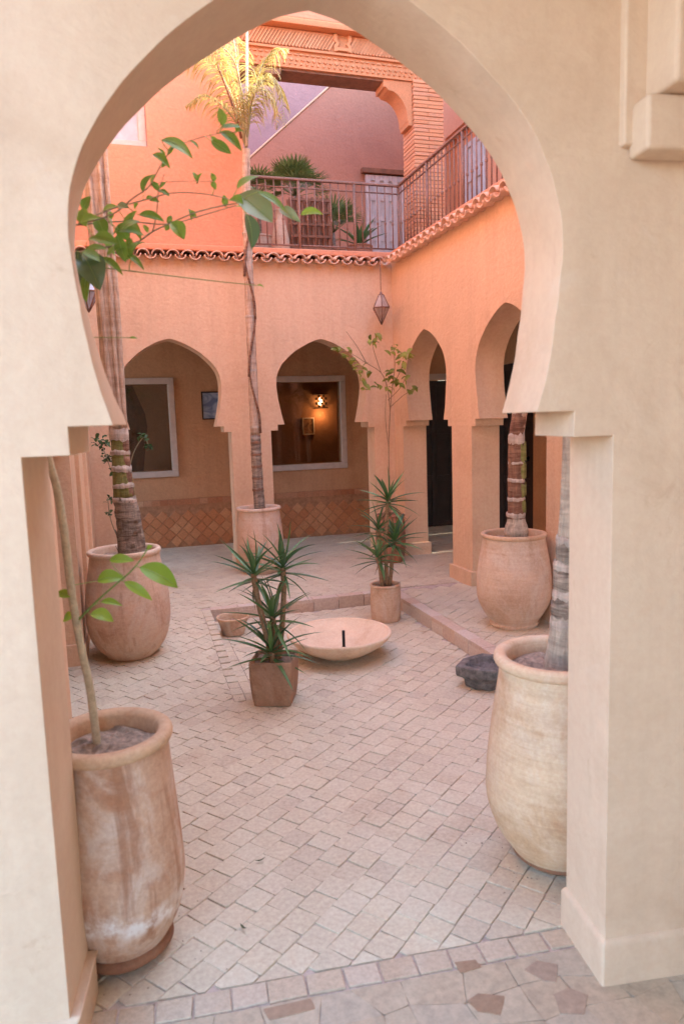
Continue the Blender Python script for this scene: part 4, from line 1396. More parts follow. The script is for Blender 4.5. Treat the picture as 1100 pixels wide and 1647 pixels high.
def frond(parent, pts, mat_l, length=.3, n_leaf=34, rac=.012, droop=.5, name='frond', mat_r='rachis', width=.011, start=.18, spread=.8):
    p = spline(pts, 8)
    m = MB(); m.tube(p, [rac * (1 - .75 * i / (len(p) - 1)) for i in range(len(p))], 5)
    r_ = build(name, m, M[mat_r], parent)
    m = MB()
    L = len(p) - 1
    for i in range(n_leaf):
        t = start + (1 - start) * i / (n_leaf - 1)
        k = min(int(t * L), L - 1)
        a = p[k].lerp(p[k + 1], t * L - k)
        d = (p[k + 1] - p[k]).normalized()
        sidev = d.cross(Vector((0, 0, 1)))
        if sidev.length < .15: sidev = d.cross(Vector((.3, 1, 0)))
        sidev.normalize()
        ln = length * (math.sin(math.pi * min(1, .18 + .80 * t)) ** .7) * random.uniform(.8, 1.1)
        for s in (-1, 1):
            dr = (sidev * s * spread + d * random.uniform(.35, .7) + Vector((0, 0, random.uniform(-.05, .25))) + Vector((random.uniform(-.15, .15), random.uniform(-.15, .15), 0))).normalized()
            wv = dr.cross(Vector((random.uniform(-.4, .4), random.uniform(-.4, .4), 1))).normalized() * width
            pts3 = [a]
            cur = dr.copy()
            for q in range(4):
                cur = (cur + Vector((0, 0, -droop * (.25 + .25 * q)))).normalized()
                pts3.append(pts3[-1] + cur * ln / 4)
            ws = [.5, 1, .9, .55, .05]
            vs = []
            for pp, w_ in zip(pts3, ws): vs += [pp - wv * w_, pp + wv * w_]
            m.add(vs, [(2 * q, 2 * q + 1, 2 * q + 3, 2 * q + 2) for q in range(4)], True)
    o = build('leaflets', m, mat_l, r_, fix=False)
    o['kind'] = 'stuff'
    return r_

PG = 'palms grown in clay jars round the courtyard'
# thick banded palm
pl_ = thing('palm_tree', 'thick leaning palm trunk with pale rings rising out of the rose jar', 'palm', (-0.002, 5.0, 0.70), PG)
TL = [(-0.002, 5.0, 0.70), (-0.009, 5.0, 0.962), (-0.028, 5.0, 1.133), (-0.033, 5.0, 1.383), (-0.033, 5.0, 1.589), (-0.045, 5.0, 1.954), (-0.047, 5.0, 2.43), (-0.062, 5.0, 2.816), (-0.064, 5.0, 3.157), (-0.059, 5.0, 3.6), (-0.05, 5.0, 4.3)]
trunk(pl_, 'trunk', TL[:3], [.100, .082, .072], M['bark_rough'], 6, .05)
trunk(pl_, 'crownshaft', TL[2:6], [.0705, .058, .055, .060], M['bark_green'], 6, .02)
trunk(pl_, 'sheath', TL[4:], [.058, .070, .074, .072, .070, .062, .05], M['bark_smooth'], 6, .02)
for z0, z1, xx, r in ((1.095, 1.125, -.026, .078), (1.195, 1.225, -.030, .071), (1.305, 1.345, -.032, .067), (1.415, 1.445, -.033, .063), (1.51, 1.595, -.033, .062)):
    band(pl_, 'leaf_scar', (xx, 5.0), z0, z1, r, M['bark_scar'])
for z0, z1, xx, r, a in ((1.225, 1.305, .014, .034, 0), (1.345, 1.415, .012, .032, 0), (1.445, 1.51, .013, .030, 0), (1.125, 1.195, .016, .036, 0)):
    band(pl_, 'leaf_base', (-.030 + xx * 1.4, 4.985), z0, z1, r + .008, M['bark_dark'])
for dx, dy, r0 in ((.052, -.045, .02), (-.03, -.066, .018), (.02, -.07, .014)):
    trunk(pl_, 'old_stalk', [(TL[4][0] + dx * .7, 5.0 + dy * .7, 1.6), (-.045 + dx, 5.0 + dy, 2.0), (-.05 + dx * 1.15, 5 + dy * 1.1, 2.5), (-.062 + dx * 1.2, 5 + dy * 1.1, 3.0), (-.07 + dx * 1.6, 5 + dy * 1.4, 3.6)], [r0, r0, r0 * .9, r0 * .8, r0 * .5], M['bark_smooth'], 5, .03, 8)
for az, ln in ((150, 1.2), (205, 1.1), (255, .9), (110, 1.0)):
    d = Vector((math.cos(R(az)), math.sin(R(az)), 0))
    b0 = Vector((-.05, 5, 4.25))
    frond(pl_, [b0, b0 + d * .12 + Vector((0, 0, .4)), b0 + d * ln * .5 + Vector((0, 0, .75)), b0 + d * ln + Vector((0, 0, .65))], M['palm_leaf'], .34, 26)
# thin palm between the far arches
pc = thing('palm_tree', 'slender tall palm between the far arches with yellow sunlit fronds', 'palm', (1.258, 7.1, .72), PG)
TC = [(1.256, 7.1, 0.70), (1.247, 7.1, 1.108), (1.245, 7.1, 1.48), (1.244, 7.1, 1.846), (1.248, 7.1, 2.566), (1.257, 7.1, 3.267), (1.267, 7.1, 3.838), (1.285, 7.1, 4.177)]
trunk(pc, 'trunk', TC[:3], [.055, .052, .050], M['bark_rough'], 6, .05)
trunk(pc, 'sheath', TC[2:], [.047, .047, .045, .045, .042, .036], M['bark_smooth'], 6, .03)
for z0, z1, r in ((.93, .955, .056), (1.04, 1.062, .055), (1.16, 1.185, .054), (1.28, 1.30, .054), (1.39, 1.415, .053), (1.55, 1.57, .05), (2.1, 2.12, .049), (2.62, 2.64, .048), (2.94, 2.955, .047), (3.4, 3.42, .045)):
    xx = 1.2465 if z0 < 2 else (1.246 if z0 < 2.7 else 1.254)
    band(pc, 'leaf_scar', (xx, 7.1), z0, z1, r, M['bark_scar'] if z0 > 1.5 else M['bark_dark'])
for a, dz in ((0, 1.7), (1, 2.25), (2, 2.8), (3, 3.2)):
    s = (-1) ** a
    trunk(pc, 'old_stalk', [(1.246 + s * .045, 7.06, dz - .2), (1.25 + s * .03, 7.045, dz), (1.25 - s * .025, 7.05, dz + .25), (1.255 - s * .045, 7.07, dz + .45)], [.012, .012, .010, .006], M['bark_dark'], 4, .03, 6)
def PX(px, py, y): return (1.285 + (px - 397) / 166 + (y - 7.1) * .18, y, 4.18 + (240 - py) / 166 * (y / 7.1) + (y - 7.1) * .35)
FR = [
    ([(397, 240, 7.1), (388, 195, 7.05), (372, 150, 7.0), (350, 118, 6.95), (322, 108, 6.9), (300, 128, 6.9)], .26, 44),
    ([(397, 240, 7.1), (404, 190, 7.05), (418, 150, 7.0), (438, 132, 6.95), (455, 150, 6.9), (458, 200, 6.85)], .24, 44),
    ([(397, 240, 7.1), (388, 180, 7.2), (378, 130, 7.25), (362, 90, 7.3), (338, 72, 7.3), (310, 88, 7.3)], .28, 40),
    ([(397, 240, 7.1), (396, 190, 6.95), (392, 145, 6.8), (384, 112, 6.7), (368, 96, 6.6), (345, 108, 6.5)], .25, 24),
    ([(397, 240, 7.1), (402, 200, 6.95), (410, 165, 6.85), (424, 150, 6.75), (440, 165, 6.7), (446, 205, 6.7)], .20, 36),
    ([(397, 240, 7.1), (392, 170, 7.1), (388, 110, 7.15), (380, 60, 7.2), (360, 30, 7.2)], .30, 36),
    ([(397, 240, 7.1), (408, 180, 7.2), (422, 130, 7.25), (442, 95, 7.3), (470, 85, 7.3)], .26, 34),
    ([(397, 240, 7.1), (384, 205, 6.95), (362, 178, 6.85), (336, 168, 6.8), (312, 184, 6.8)], .20, 32),
]
for pts, ln, nl in FR:
    frond(pc, [PX(*p) for p in pts], M['palm_leaf'], ln * 1.25, int(nl * 1.4), .010, .9, width=.0055)
m = MB(); m.tube([PX(398, 235, 7.05), PX(401, 170, 7.0), PX(404, 110, 6.95), PX(407, 50, 6.9), PX(409, 0, 6.85)], [.016, .015, .014, .011, .006], 7)
build('spear', m, M['rachis_pale'], pc)
m = MB(); m.tube([PX(390, 225, 7.0), PX(383, 190, 6.9), PX(372, 155, 6.85), PX(360, 122, 6.8)], [.012, .012, .010, .008], 6)
build('old_stalk', m, M['wood'], pc)
# palm in the buff jar
pr_ = thing('palm_tree', 'palm with green and brown bands rising from the buff jar', 'palm', (2.62, 4.47, ZW + .62), PG)
m = MB(); m.lathe([(.001, .70), (.055, .705), (.084, .735), (.088, .775), (.078, .82), (.066, .85), (.062, .875)], 20, (2.615, 4.46), .04)
build('root_swelling', m, M['bark_pale'], pr_)
TR = [(2.615, 4.46, .86), (2.612, 4.46, 1.1), (2.617, 4.46, 1.45), (2.645, 4.46, 1.63), (2.73, 4.43, 2.2), (2.80, 4.20, 3.4)]
trunk(pr_, 'trunk', TR[:4], [.062, .056, .052, .050], M['bark_dark'], 6, .05)
trunk(pr_, 'sheath', TR[2:], [.050, .052, .06, .05], M['bark_smooth'], 6, .02)
for z0, z1, r in ((.885, .915, .066), (1.0, 1.025, .062), (1.13, 1.155, .060), (1.26, 1.275, .058), (1.40, 1.47, .057)):
    band(pr_, 'leaf_scar', (2.612 + (z0 - .9) * .01, 4.46), z0, z1, r, M['bark_scar'])
for z0, z1 in ((1.03, 1.12), (1.16, 1.255), (1.28, 1.395), (.92, .995)):
    band(pr_, 'leaf_base', (2.640, 4.435), z0, z1, .034, M['bark_green'])
for az in (10, 60, 310):
    d = Vector((math.cos(R(az)), math.sin(R(az)), 0)); b0 = Vector((2.80, 4.20, 3.35))
    frond(pr_, [b0, b0 + d * .1 + Vector((0, 0, .4)), b0 + d * .35 + Vector((0, 0, .8)), b0 + d * .6 + Vector((0, 0, .85))], M['palm_leaf'], .25, 22)
# pale trunk in the cream jar
pn = thing('palm_tree', 'pale grey ringed palm trunk in the cream jar by the jamb', 'palm', (1.435, 2.15, .70), PG)
TN = [(1.450, 2.15, .68), (1.455, 2.15, .80), (1.461, 2.15, .95), (1.468, 2.15, 1.15), (1.474, 2.15, 1.35), (1.480, 2.15, 1.6), (1.49, 2.15, 2.4), (1.50, 2.16, 3.4)]
trunk(pn, 'trunk', TN, [.072, .058, .047, .038, .034, .032, .03, .026], M['bark_pale'], 6, .03)
for z0, r in ((.845, .0545), (.95, .050), (1.05, .046), (1.14, .043)):
    band(pn, 'leaf_scar', (1.456 + (z0 - .8) * .025, 2.15), z0, z0 + .03, r, M['bark_scar'])
for z0, z1, r in ((1.082, 1.138, .0435), (.985, 1.048, .0475), (.885, .945, .0525)):
    band(pn, 'leaf_base', (1.460 + (z0 - .9) * .025, 2.148), z0, z1, r, M['bark_rough'])
for az in (20, 60, 330):
    d = Vector((math.cos(R(az)), math.sin(R(az)), 0)); b0 = Vector((1.49, 2.16, 3.38))
    frond(pn, [b0, b0 + d * .1 + Vector((0, 0, .4)), b0 + d * .35 + Vector((0, 0, .7)), b0 + d * .6 + Vector((0, 0, .6))], M['palm_leaf'], .25, 22)

# ------------------------------------------------------------------ citrus by the opening
def leaf_geo(mb, ctr, d, up, L, Wd, curl=.18, fold=.16, n=8):
    d = Vector(d).normalized()
    s = d.cross(Vector(up)).normalized()
    nrm = s.cross(d).normalized()
    ctr = Vector(ctr)
    vs, fs = [], []
    for i in range(n + 1):
        t = i / n
        w = Wd / 2 * (math.sin(math.pi * t ** .85) ** .8 if 0 < t < 1 else 0.02)
        z = -curl * L * (t - .4) ** 2 * 1.6
        c = ctr + d * (t - .5) * L + nrm * z
        vs += [c - s * w + nrm * fold * w, c - s * w * .5 + nrm * fold * .35 * w, c, c + s * w * .5 + nrm * fold * .35 * w, c + s * w + nrm * fold * w]
    for i in range(n):
        for k in range(4):
            a = i * 5 + k
            fs.append((a, a + 1, a + 6, a + 5))
    mb.add(vs, fs, True)
ct = thing('citrus_tree', 'young citrus with a bare pale stem and big bright leaves over the opening', 'tree', (-0.105, 2.152, .655))
ST = [(-0.140, 2.18, 0.63), (-0.147, 2.185, 0.822), (-0.164, 2.19, 0.959), (-0.178, 2.20, 1.111), (-0.185, 2.21, 1.278), (-0.196, 2.215, 1.424), (-0.212, 2.21, 1.522), (-0.230, 2.20, 1.689), (-0.225, 2.2, 1.894), (-0.185, 2.2, 2.03), (-0.123, 2.2, 2.144)]
trunk(ct, 'stem', ST, [.0125, .012, .011, .0115, .012, .0115, .0105, .009, .008, .007, .006], M['stem'], 5, .05, 10)
BR = [
    ([(-0.123, 2.2, 2.144), (-0.081, 2.2, 2.166), (0.007, 2.2, 2.195), (0.069, 2.2, 2.244), (0.114, 2.2, 2.277), (0.148, 2.2, 2.333), (0.181, 2.2, 2.383)], .0028),
    ([(-0.083, 2.21, 2.169), (-0.001, 2.25, 2.221), (0.114, 2.25, 2.258), (0.187, 2.25, 2.279), (0.277, 2.25, 2.281), (0.36, 2.25, 2.268)], .0024),
    ([(-0.085, 2.205, 2.165), (0.041, 2.3, 2.205), (0.167, 2.3, 2.203), (0.28, 2.3, 2.236), (0.377, 2.3, 2.268)], .0026),
    ([(-0.170, 2.2, 2.06), (-0.05, 2.25, 2.111), (0.062, 2.25, 2.13), (0.127, 2.25, 2.171), (0.256, 2.25, 2.23), (0.388, 2.25, 2.264)], .0034),
    ([(0.119, 2.25, 2.166), (0.132, 2.22, 2.21), (0.139, 2.2, 2.262), (0.159, 2.2, 2.314)], .002),
    ([(0.105, 2.2, 2.27), (0.138, 2.3, 2.318), (0.23, 2.3, 2.33), (0.314, 2.3, 2.334)], .0014),
    ([(-0.181, 2.2, 2.029), (-0.086, 2.2, 2.052), (-0.012, 2.2, 2.048), (0.258, 2.2, 2.023), (0.409, 2.2, 2.011)], .0022),
    ([(-0.226, 2.2, 1.852), (-0.084, 2.2, 1.856), (0.035, 2.2, 1.856)], .002),
    ([(0.181, 2.2, 2.383), (0.249, 2.25, 2.431), (0.323, 2.25, 2.454), (0.379, 2.25, 2.464)], .0014),
    ([(-0.171, 2.195, 1.035), (-0.12, 2.17, 1.088), (-0.074, 2.15, 1.13), (-0.001, 2.15, 1.188), (0.041, 2.15, 1.24)], .0042),
]
for i, (pts, r) in enumerate(BR):
    m = MB(); p = spline(pts, 5); m.tube(p, [r * (1 - .5 * k / (len(p) - 1)) for k in range(len(p))], 6)
    build('branch', m, M['green_stem'] if i in (6, 7, 9) else M['twig'], ct)
LEAVES = [(0.197, 2.14, 2.373, 0.087, 0.038, -25), (0.152, 2.188, 2.351, 0.056, 0.023, -35), (0.11, 2.236, 2.301, 0.061, 0.029, 60), (0.322, 2.152, 2.464, 0.044, 0.025, 95), (0.357, 2.2, 2.459, 0.058, 0.022, 10), (0.363, 2.248, 2.444, 0.078, 0.028, -40), (0.32, 2.164, 2.387, 0.06, 0.028, -30), (0.299, 2.212, 2.318, 0.024, 0.015, 100), (0.306, 2.26, 2.31, 0.022, 0.015, -60), (0.116, 2.176, 2.188, 0.067, 0.028, -10), (0.191, 2.224, 2.169, 0.055, 0.042, -50), (0.055, 2.14, 2.137, 0.065, 0.031, -5), (0.395, 2.188, 2.307, 0.073, 0.037, 35), (0.426, 2.236, 2.247, 0.12, 0.086, -40), (0.393, 2.152, 2.158, 0.094, 0.043, -80), (0.473, 2.2, 2.259, 0.097, 0.033, -30), (0.531, 2.248, 2.238, 0.073, 0.027, -35), (0.58, 2.164, 2.221, 0.063, 0.026, 5), (0.363, 2.212, 2.257, 0.041, 0.029, 160), (0.005, 2.26, 2.232, 0.043, 0.022, 10), (0.039, 2.176, 2.214, 0.035, 0.017, -20), (-0.06, 2.224, 2.229, 0.042, 0.032, 60), (-0.014, 2.14, 2.113, 0.065, 0.034, -15), (0.014, 2.188, 2.1, 0.063, 0.035, 30), (-0.051, 2.236, 2.105, 0.075, 0.036, 190), (-0.059, 2.152, 2.04, 0.11, 0.072, -60), (-0.078, 2.2, 1.998, 0.077, 0.032, -95), (0.049, 2.248, 2.115, 0.058, 0.024, -100), (-0.091, 2.164, 2.041, 0.086, 0.024, -95), (0.426, 2.212, 2.012, 0.023, 0.009, -10), (0.045, 2.26, 1.863, 0.022, 0.007, 0), (-0.034, 2.176, 1.215, 0.07, 0.026, 0), (-0.07, 2.224, 1.153, 0.075, 0.042, 5), (0.073, 2.14, 1.164, 0.117, 0.056, -30), (0.008, 2.188, 1.117, 0.093, 0.026, -32), (-0.074, 2.236, 1.076, 0.064, 0.02, -5), (-0.095, 2.152, 1.057, 0.065, 0.036, -20), (-0.201, 2.2, 1.122, 0.051, 0.024, 170), (-0.202, 2.248, 1.039, 0.037, 0.03, 190), (0.049, 2.164, 1.246, 0.018, 0.013, 30)]
special = {13: 'citrus_grey', 14: 'citrus_dark', 16: 'citrus_grey', 15: 'citrus', 25: 'citrus_dark', 28: 'citrus_dark', 20: 'citrus_grey'}
M['vein'] = leafmat('leaf_vein', (0.28, 0.42, 0.12), (0.36, 0.50, 0.17), 0.2, 0.5)
RR = Vector((math.cos(YAW), -math.sin(YAW), 0))
toc = -Vector((math.sin(YAW), math.cos(YAW), 0))
TWIG = [q for pts, r in BR for q in spline(pts, 8)] + spline(ST, 5)
rl_ = random.Random(5)
for q in range(15):                                  # the denser tuft where the branches leave the stem
    a = rl_.uniform(-80, 70)
    LEAVES.append((rl_.uniform(-.075, .075), rl_.uniform(2.13, 2.29), 2.125 + rl_.uniform(-.06, .055), rl_.uniform(.045, .075), rl_.uniform(.022, .036), a))
for pts, r in BR[:6] + BR[8:9]:                      # small younger leaves set along the twigs
    sp_ = spline(pts, 8)
    for q in range(4):
        p = rl_.choice(sp_[6:])
        a = rl_.uniform(0, 360)
        LEAVES.append((p.x + .016 * math.cos(R(a)), p.y + rl_.uniform(-.012, .012), p.z + .016 * math.sin(R(a)), rl_.uniform(.018, .036), rl_.uniform(.009, .017), a))
for i, (x, y, z, L, wd, a) in enumerate(LEAVES):
    rnd = random.Random(i * 7 + 3)
    d = RR * math.cos(R(a)) + Vector((0, 0, 1)) * math.sin(R(a)) + toc * rnd.uniform(-.35, .35)
    d.normalize()
    upv = toc * rnd.uniform(.5, 1.0) + Vector((0, 0, 1)) * rnd.uniform(.3, 1.1) + RR * rnd.uniform(-.5, .5)
    m = MB(); leaf_geo(m, (x, y, z), d, upv, L * 1.08, wd * 1.2, rnd.uniform(.1, .5), rnd.uniform(.15, .5), 10)
    base = sum(((m.v[k]) for k in range(5)), Vector()) / 5
    near_t = min(TWIG, key=lambda q: (q - base).length)
    mat = 'citrus_lime' if 29 <= i < 40 or i in (17,) else special.get(i, 'citrus')
    lf = build('leaf', m, M[mat], ct, fix=False)
    st_ = MB()
    nr = (Vector(upv) - d * Vector(upv).dot(d)).normalized()
    rib = [(m.v[5 * k + 2]) + nr * .0007 for k in range(0, 11)]
    st_.tube(rib, [L * .012 * (1 - .8 * k / 10) for k in range(11)], 4)
    if (near_t - base).length < .11:
        mid = base.lerp(near_t, .5) - d * .006
        st_.tube([base, mid, near_t], [L * .014, .0012, .0013], 5)
    build('leaf_stalk', st_, M['vein'], lf)

# thin sapling in the corner
sp = thing('sapling', 'thin tall citrus sapling with sparse olive leaves by the corner pillar', 'sapling', (2.62, 7.02, ZW + .47))
SB = [[(2.625, 7.02, 0.55), (2.613, 7.0, 0.979), (2.614, 7.0, 1.303), (2.640, 7.0, 1.686), (2.67, 7.0, 1.939)],
    [(2.640, 7.0, 1.686), (2.608, 6.98, 1.909), (2.531, 6.95, 2.067), (2.366, 6.92, 2.161), (2.204, 6.9, 2.255), (2.107, 6.9, 2.286)],
    [(2.67, 7.0, 1.939), (2.70, 7.0, 2.128), (2.692, 7.0, 2.284), (2.673, 7.0, 2.346)], [(2.67, 7.0, 1.939), (2.75, 7.0, 2.064), (2.80, 7.0, 2.189)],
    [(2.642, 7.0, 1.72), (2.76, 6.9, 1.84), (2.83, 6.8, 1.88)], [(2.531, 6.95, 2.067), (2.469, 6.95, 2.254), (2.439, 6.95, 2.377)],
    [(2.618, 7.0, 1.79), (2.731, 6.95, 1.906), (2.80, 6.93, 2.032)], [(2.366, 6.92, 2.161), (2.272, 6.9, 2.316), (2.159, 6.9, 2.468)], [(2.614, 7.0, 1.30), (2.575, 6.97, 1.6), (2.58, 6.95, 1.85)]]
for i, b in enumerate(SB):
    m = MB(); p = spline(b, 4); r0 = .0085 if i == 0 else .0048; m.tube(p, [r0 * (1 - .5 * k / (len(p) - 1)) for k in range(len(p))], 6)
    build('stem' if i == 0 else 'branch', m, M['cane'], sp)
SL = [(2.108, 2.298), (2.158, 2.243), (2.229, 2.206), (2.239, 2.119), (2.277, 2.069), (2.332, 2.131), (2.308, 1.995), (2.339, 1.913), (2.406, 2.39), (2.472, 2.365), (2.52, 2.408), (2.541, 1.929), (2.608, 1.89), (2.46, 1.942), (2.645, 2.278), (2.7, 2.315), (2.739, 2.253), (2.683, 2.19), (2.773, 2.221), (2.81, 2.252), (2.654, 2.097), (2.721, 2.064), (2.78, 2.139), (2.599, 2.066), (2.80, 1.89), (2.83, 1.91), (2.732, 1.951), (2.78, 1.988), (2.563, 2.004), (2.41, 2.068), (2.80, 2.221), (2.192, 2.286), (2.05, 2.304), (2.638, 2.003), (2.692, 1.989)]
SLM = []
for v in range(5):
    m = MB(); leaf_geo(m, (0, 0, 0), (1, 0, 0), (0, 0, 1), 1, .55, .3, .3, 6); SLM.append(mesh_of('leaf', m, M['sapling_leaf']))
so = origin_of(sp)
for x, z in SL:
    for q in range(3):
        d = Vector((random.uniform(-1, 1), random.uniform(-1, .4), random.uniform(-.9, .3)))
        p = Vector((min(x, 2.83) + random.uniform(-.028, .028), 6.95 + random.uniform(-.08, .03) - max(0, x - 2.74) * 1.0, z + random.uniform(-.03, .03)))
        instance('leaf', random.choice(SLM), sp, basis(d, (random.uniform(-.5, .5), random.uniform(-.9, 0), 1), p - so, (random.uniform(.065, .105),) * 3))

# ------------------------------------------------------------------ yuccas
def sword(v, mat='yucca'):
    rnd = random.Random(v)
    m = MB()
    n = 6
    vs, fs = [], []
    bend = rnd.uniform(.02, .42)
    twist = rnd.uniform(-.16, .16)
    for i in range(n + 1):
        t = i / n
        w = .062 * (0.70 + .6 * t) if t < .35 else .062 * (.91) * (1 - ((t - .35) / .65) ** 1.6)
        w = max(w, .0006)
        z = -bend * t * t
        x = t
        y = twist * t * t
        vs += [(x, y - w, z + w * .55), (x, y, z), (x, y + w, z + w * .55)]
    for i in range(n):
        for k in range(2):
            a = i * 3 + k
            fs.append((a, a + 1, a + 4, a + 3))
    m.add(vs, fs, True)
    return mesh_of('leaf', m, M[mat])
SW = [sword(v) for v in range(10)]
SWD = [sword(40 + v, 'yucca_dead') for v in range(3)]
def yucca(name, label, base, heads):
    r = thing(name, label, 'yucca', base)
    ro = origin_of(r)
    for cane, L, n in heads:
        p = spline(cane, 4)
        m = MB(); m.tube(p, .0165 if L > .2 else .015, 8, True, .08); build('cane', m, M['cane'], r)
        top = p[-1]
        ax = (p[-1] - p[-2]).normalized()
        for k in range(n):
            t = k / (n - 1)                  # 0 oldest (low, drooping) .. 1 youngest (upright)
            az = k * 2.39996 + random.uniform(-.2, .2)
            el = R(-28 + 105 * t ** .8 + random.uniform(-9, 9))
            d = Vector((math.cos(az) * math.cos(el), math.sin(az) * math.cos(el), math.sin(el)))
            ln = L * (.72 + .38 * math.sin(math.pi * (.15 + .7 * t))) * random.uniform(.85, 1.1)
            loc = top + ax * (-.05 + .07 * t) - ro + d * .008
            instance('leaf', random.choice(SW), r, basis(d, (random.uniform(-.3, .3), random.uniform(-.3, .3), 1) if abs(d.z) < .95 else (1, 0, 0), loc, (ln, ln * random.uniform(.75, 1.05), ln)))
        for k in range(6):
            az = random.uniform(0, 6.28); el = R(random.uniform(-80, -45))
            d = Vector((math.cos(az) * math.cos(el), math.sin(az) * math.cos(el), math.sin(el)))
            ln = L * random.uniform(.35, .6)
            instance('leaf', random.choice(SWD), r, basis(d, (0, 0, 1), top + ax * random.uniform(-.09, -.05) - ro, (ln, ln * .8, ln)))
    return r
yucca('yucca_plant', 'large yucca with four spiky heads in the square planter before the fountain', (0.74, 3.95, .24), [
    ([(0.770, 3.97, 0.22), (0.805, 3.98, 0.45), (0.822, 3.98, 0.66), (0.822, 3.98, 0.77)], .255, 24),
    ([(0.730, 3.94, 0.22), (0.690, 3.93, 0.45), (0.655, 3.93, 0.64), (0.641, 3.93, 0.76)], .255, 23),
    ([(0.752, 3.95, 0.22), (0.752, 3.95, 0.38), (0.742, 3.94, 0.50)], .26, 22),
    ([(0.725, 3.90, 0.22), (0.718, 3.89, 0.31)], .26, 22)])
yucca('yucca_plant', 'tall narrow yucca in the small cylindrical pot at the step corner', (1.915, 5.28, .27), [
    ([(1.93, 5.28, 0.25), (1.926, 5.28, 0.589), (1.944, 5.28, 0.85), (1.957, 5.28, 0.965)], .25, 28),
    ([(1.883, 5.27, 0.25), (1.867, 5.25, 0.42), (1.838, 5.24, 0.52)], .24, 22),
    ([(1.955, 5.29, 0.25), (1.99, 5.3, 0.50), (2.015, 5.3, 0.63)], .24, 36),
    ([(1.90, 5.29, 0.25), (1.885, 5.31, 0.55), (1.88, 5.32, 0.73)], .22, 20)])

# ------------------------------------------------------------------ vine in the far corner, terrace plants
iv = thing('climbing_shrub', 'dark leggy climbing shrub in the far corner behind the banded palm', 'shrub', (-.06, 7.15, ZW + .32))
io = origin_of(iv)
IVL = []
for v in range(3):
    m = MB(); leaf_geo(m, (0, 0, 0), (1, 0, 0), (0, 0, 1), 1, .6, .25, .3, 5); IVL.append(mesh_of('leaf', m, M['ivy']))
stems = [[(-.06, 7.15, .40), (-.08, 7.13, .75), (-.12, 7.1, 1.1), (-.20, 7.08, 1.42)], [(-.05, 7.15, .40), (-.02, 7.12, .8), (-.07, 7.1, 1.15), (-.17, 7.1, 1.35)], [(-.05, 7.15, .4), (-.02, 7.1, .9), (.05, 7.05, 1.3), (.17, 7.0, 1.5), (.21, 6.98, 1.42)], [(-.07, 7.14, .4), (-.17, 7.1, .7), (-.19, 7.05, .95)]]
for s in stems:
    m = MB(); m.tube(spline(s, 5), .005, 6); build('stem', m, M['twig'], iv)
for (x, y, z, r, n) in [(-.21, 7.08, 1.47, .085, 46), (-.17, 7.08, 1.32, .06, 22), (-.09, 7.08, 1.2, .07, 22), (-.05, 7.08, 1.05, .08, 22), (.17, 7.0, 1.5, .055, 16), (.21, 6.98, 1.40, .045, 12), (-.13, 7.1, .9, .09, 18), (-.17, 7.05, .8, .06, 8)]:
    for q in range(n):
        p = Vector((x, y, z)) + Vector((random.gauss(0, 1), random.gauss(0, 1), random.gauss(0, 1))).normalized() * r * random.random() ** .5
        p.x = max(p.x, XL + .03); p.y = min(p.y, YB - .04)
        d = Vector((random.uniform(-1, 1), random.uniform(-1, 1), random.uniform(-.8, .5)))
        instance('leaf', random.choice(IVL), iv, basis(d, (random.uniform(-.6, .6), random.uniform(-.8, .3), 1), p - io, (random.uniform(.035, .06),) * 3))

def fan_plant(label, base, heads, potargs):
    r = thing('fan_palm', label, 'palm', base, 'potted plants on the terrace')
    for (cx_, cy_, cz_, L, n, e0, e1) in heads:
        m = MB(); m.tube([base, ((base[0] + cx_) / 2, (base[1] + cy_) / 2, (base[2] + cz_) / 2), (cx_, cy_, cz_)], [.03, .025, .02], 8, True, .1); build('trunk', m, M['bark_rough'], r)
        for k in range(n):
            az = k * 2.4 + random.uniform(-.3, .3); el = R(random.uniform(e0, e1))
            d = Vector((math.cos(az) * math.cos(el), math.sin(az) * math.cos(el), math.sin(el)))
            m = MB(); c0 = Vector((cx_, cy_, cz_)); hub = c0 + d * L * .45
            m.tube([c0, hub], .004, 5)
            s = d.cross(Vector((0, 0, 1))).normalized(); u = s.cross(d)
            for q in range(13):
                a = R(-80 + 160 * q / 12)
                dd = (d * math.cos(a) + s * math.sin(a) + u * .12 * abs(math.sin(a))).normalized()
                w = dd.cross(u).normalized() * .011
                tip = hub + dd * L * .55 + Vector((0, 0, -.05 * L))
                md = hub + dd * L * .3
                m.add([hub, md - w, tip, md + w], [(0, 1, 2, 3)])
            build('leaf', m, M['fan_leaf'], r, fix=False)
    return r
def simple_pot(label, c, h, r, mat):
    return pot('plant_pot', label, 'pot', c, [(r * .7, 0), (r * .85, h * .2), (r, h * .6), (r * .95, h * .92)], mat, .012, h * .9, r * .8, .01, 'pots on the terrace', ZF, None, None, 32)
simple_pot('red pot on the terrace under the bushy fan palm', (2.10, 8.55), .42, .20, M['pot_red'])
fan_plant('bushy fan palm whose top stands above the terrace railing', (2.10, 8.55, ZF + .38), [(2.10, 8.55, 4.22, .50, 30, 5, 85)], None)
simple_pot('red pot on the terrace below the upright feathery palm', (2.52, 8.45), .30, .15, M['pot_red'])
fan_plant('upright feathery palm behind the railing next to the lattice door', (2.52, 8.45, ZF + .27), [(2.52, 8.45, 3.80, .48, 18, 20, 88)], None)
simple_pot('pot on the terrace beside the carved screen holding dark leaves', (1.62, 8.35), .40, .17, M['pot_rose'])
fan_plant('dark leaved plant at the end of the terrace next to the thin palm', (1.62, 8.35, ZF + .36), [(1.62, 8.35, 4.15, .40, 16, 10, 80)], None)
r = thing('agave_plant', 'blue grey agave with broad blades on the terrace in front of the door', 'agave', (2.86, 8.5, ZF + .25), 'potted plants on the terrace')
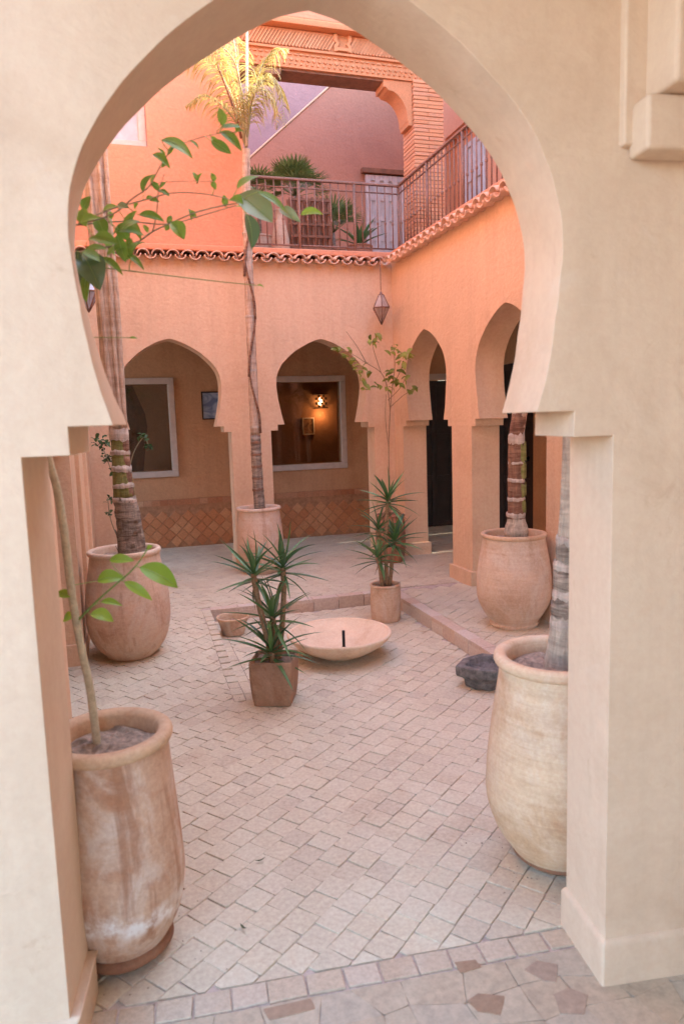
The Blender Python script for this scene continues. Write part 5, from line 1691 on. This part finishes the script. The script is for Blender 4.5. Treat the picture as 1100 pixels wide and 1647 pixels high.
for k in range(16):
    az = k * 2.4; el = R(random.uniform(0, 65)); d = Vector((math.cos(az) * math.cos(el), math.sin(az) * math.cos(el), math.sin(el)))
    instance('leaf', random.choice(SW), r, basis(d, (0, 0, 1), d * .02 + Vector((0, 0, .12)), (.36, .5, .36)))
simple_pot('low pot on the terrace holding the agave', (2.86, 8.5), .38, .16, M['pot_red'])
sc_ = thing('wooden_screen', 'red brown slatted wooden planter box behind the terrace railing', 'screen', (2.15, 8.05, ZF))
for k in range(8):
    m = MB(); m.box((1.93 + k * .06, 8.08, ZF + .003), (1.95 + k * .06, 8.11, ZF + .78)); build('slat', m, M['wood'], sc_)
for k in range(6):
    m = MB(); m.box((1.91, 8.06, ZF + .08 + k * .13), (2.39, 8.079, ZF + .105 + k * .13)); build('cross_slat', m, M['wood'], sc_)
m = MB(); m.box((1.90, 8.13, ZF + .002), (2.40, 8.16, ZF + .76)); build('board', m, M['pot_red'], sc_)
vz = pot('vase', 'tall pink clay vase behind the railing beside the thin palm', 'vase', (1.78, 8.0), [(.05, 0), (.09, .12), (.10, .26), (.07, .42), (.05, .52), (.06, .58)], M['pot_rose'], .008, .55, .04, .01, None, ZF)

# fallen leaves on the paving
for k, (x, y, a, lab) in enumerate(((0.372, 2.437, 12, 'curled dry leaf lying on the paving in the open'), (0.258, 2.105, -50, 'thin dry leaf lying on the paving near the threshold border'))):
    m = MB(); d = RR * math.cos(R(a)) + toc * -math.sin(R(a)); leaf_geo(m, (x, y, .008), d, (0, 0, 1), .04, .009, -.6, .4, 6)
    tag(build('fallen_leaf', m, M['debris'], loc=(x, y, 0)), lab, 'leaf', 'dry leaves on the paving')

# crumbs of soil and bits of leaf shed round the jars
m = MB()
rc = random.Random(11)
for cx_, cy_, r_, z_, n_ in ((-0.105, 2.152, .15, 0, 60), (1.415, 2.13, .17, 0, 70), (-0.052, 5.0, .22, .03, 60), (2.60, 4.47, .21, ZW, 70), (0.74, 3.95, .15, 0, 80), (1.915, 5.28, .13, 0, 40), (1.243, 7.10, .21, ZW, 40), (1.315, 4.56, .2, 0, 40)):
    for _ in range(n_):
        a = rc.uniform(0, 6.283)
        d = r_ + abs(rc.gauss(0, .10))
        x, y = cx_ + d * math.cos(a), cy_ + d * math.sin(a)
        if x < XL + .01 and y > 4.5: continue
        q = rc.uniform(.0015, .0048)
        z = max(zfun(x, y), 0) + .001
        p = [Vector((x + q * math.cos(a + k * 2.1) * rc.uniform(.6, 1.3), y + q * math.sin(a + k * 2.1) * rc.uniform(.6, 1.3), z)) for k in range(3)] + [Vector((x, y, z + q * rc.uniform(.4, 1.0)))]
        m.add(p, [(0, 1, 3), (1, 2, 3), (2, 0, 3), (2, 1, 0)])
tag(build('soil_crumbs', m, M['soil'], fix=False), kind='stuff')
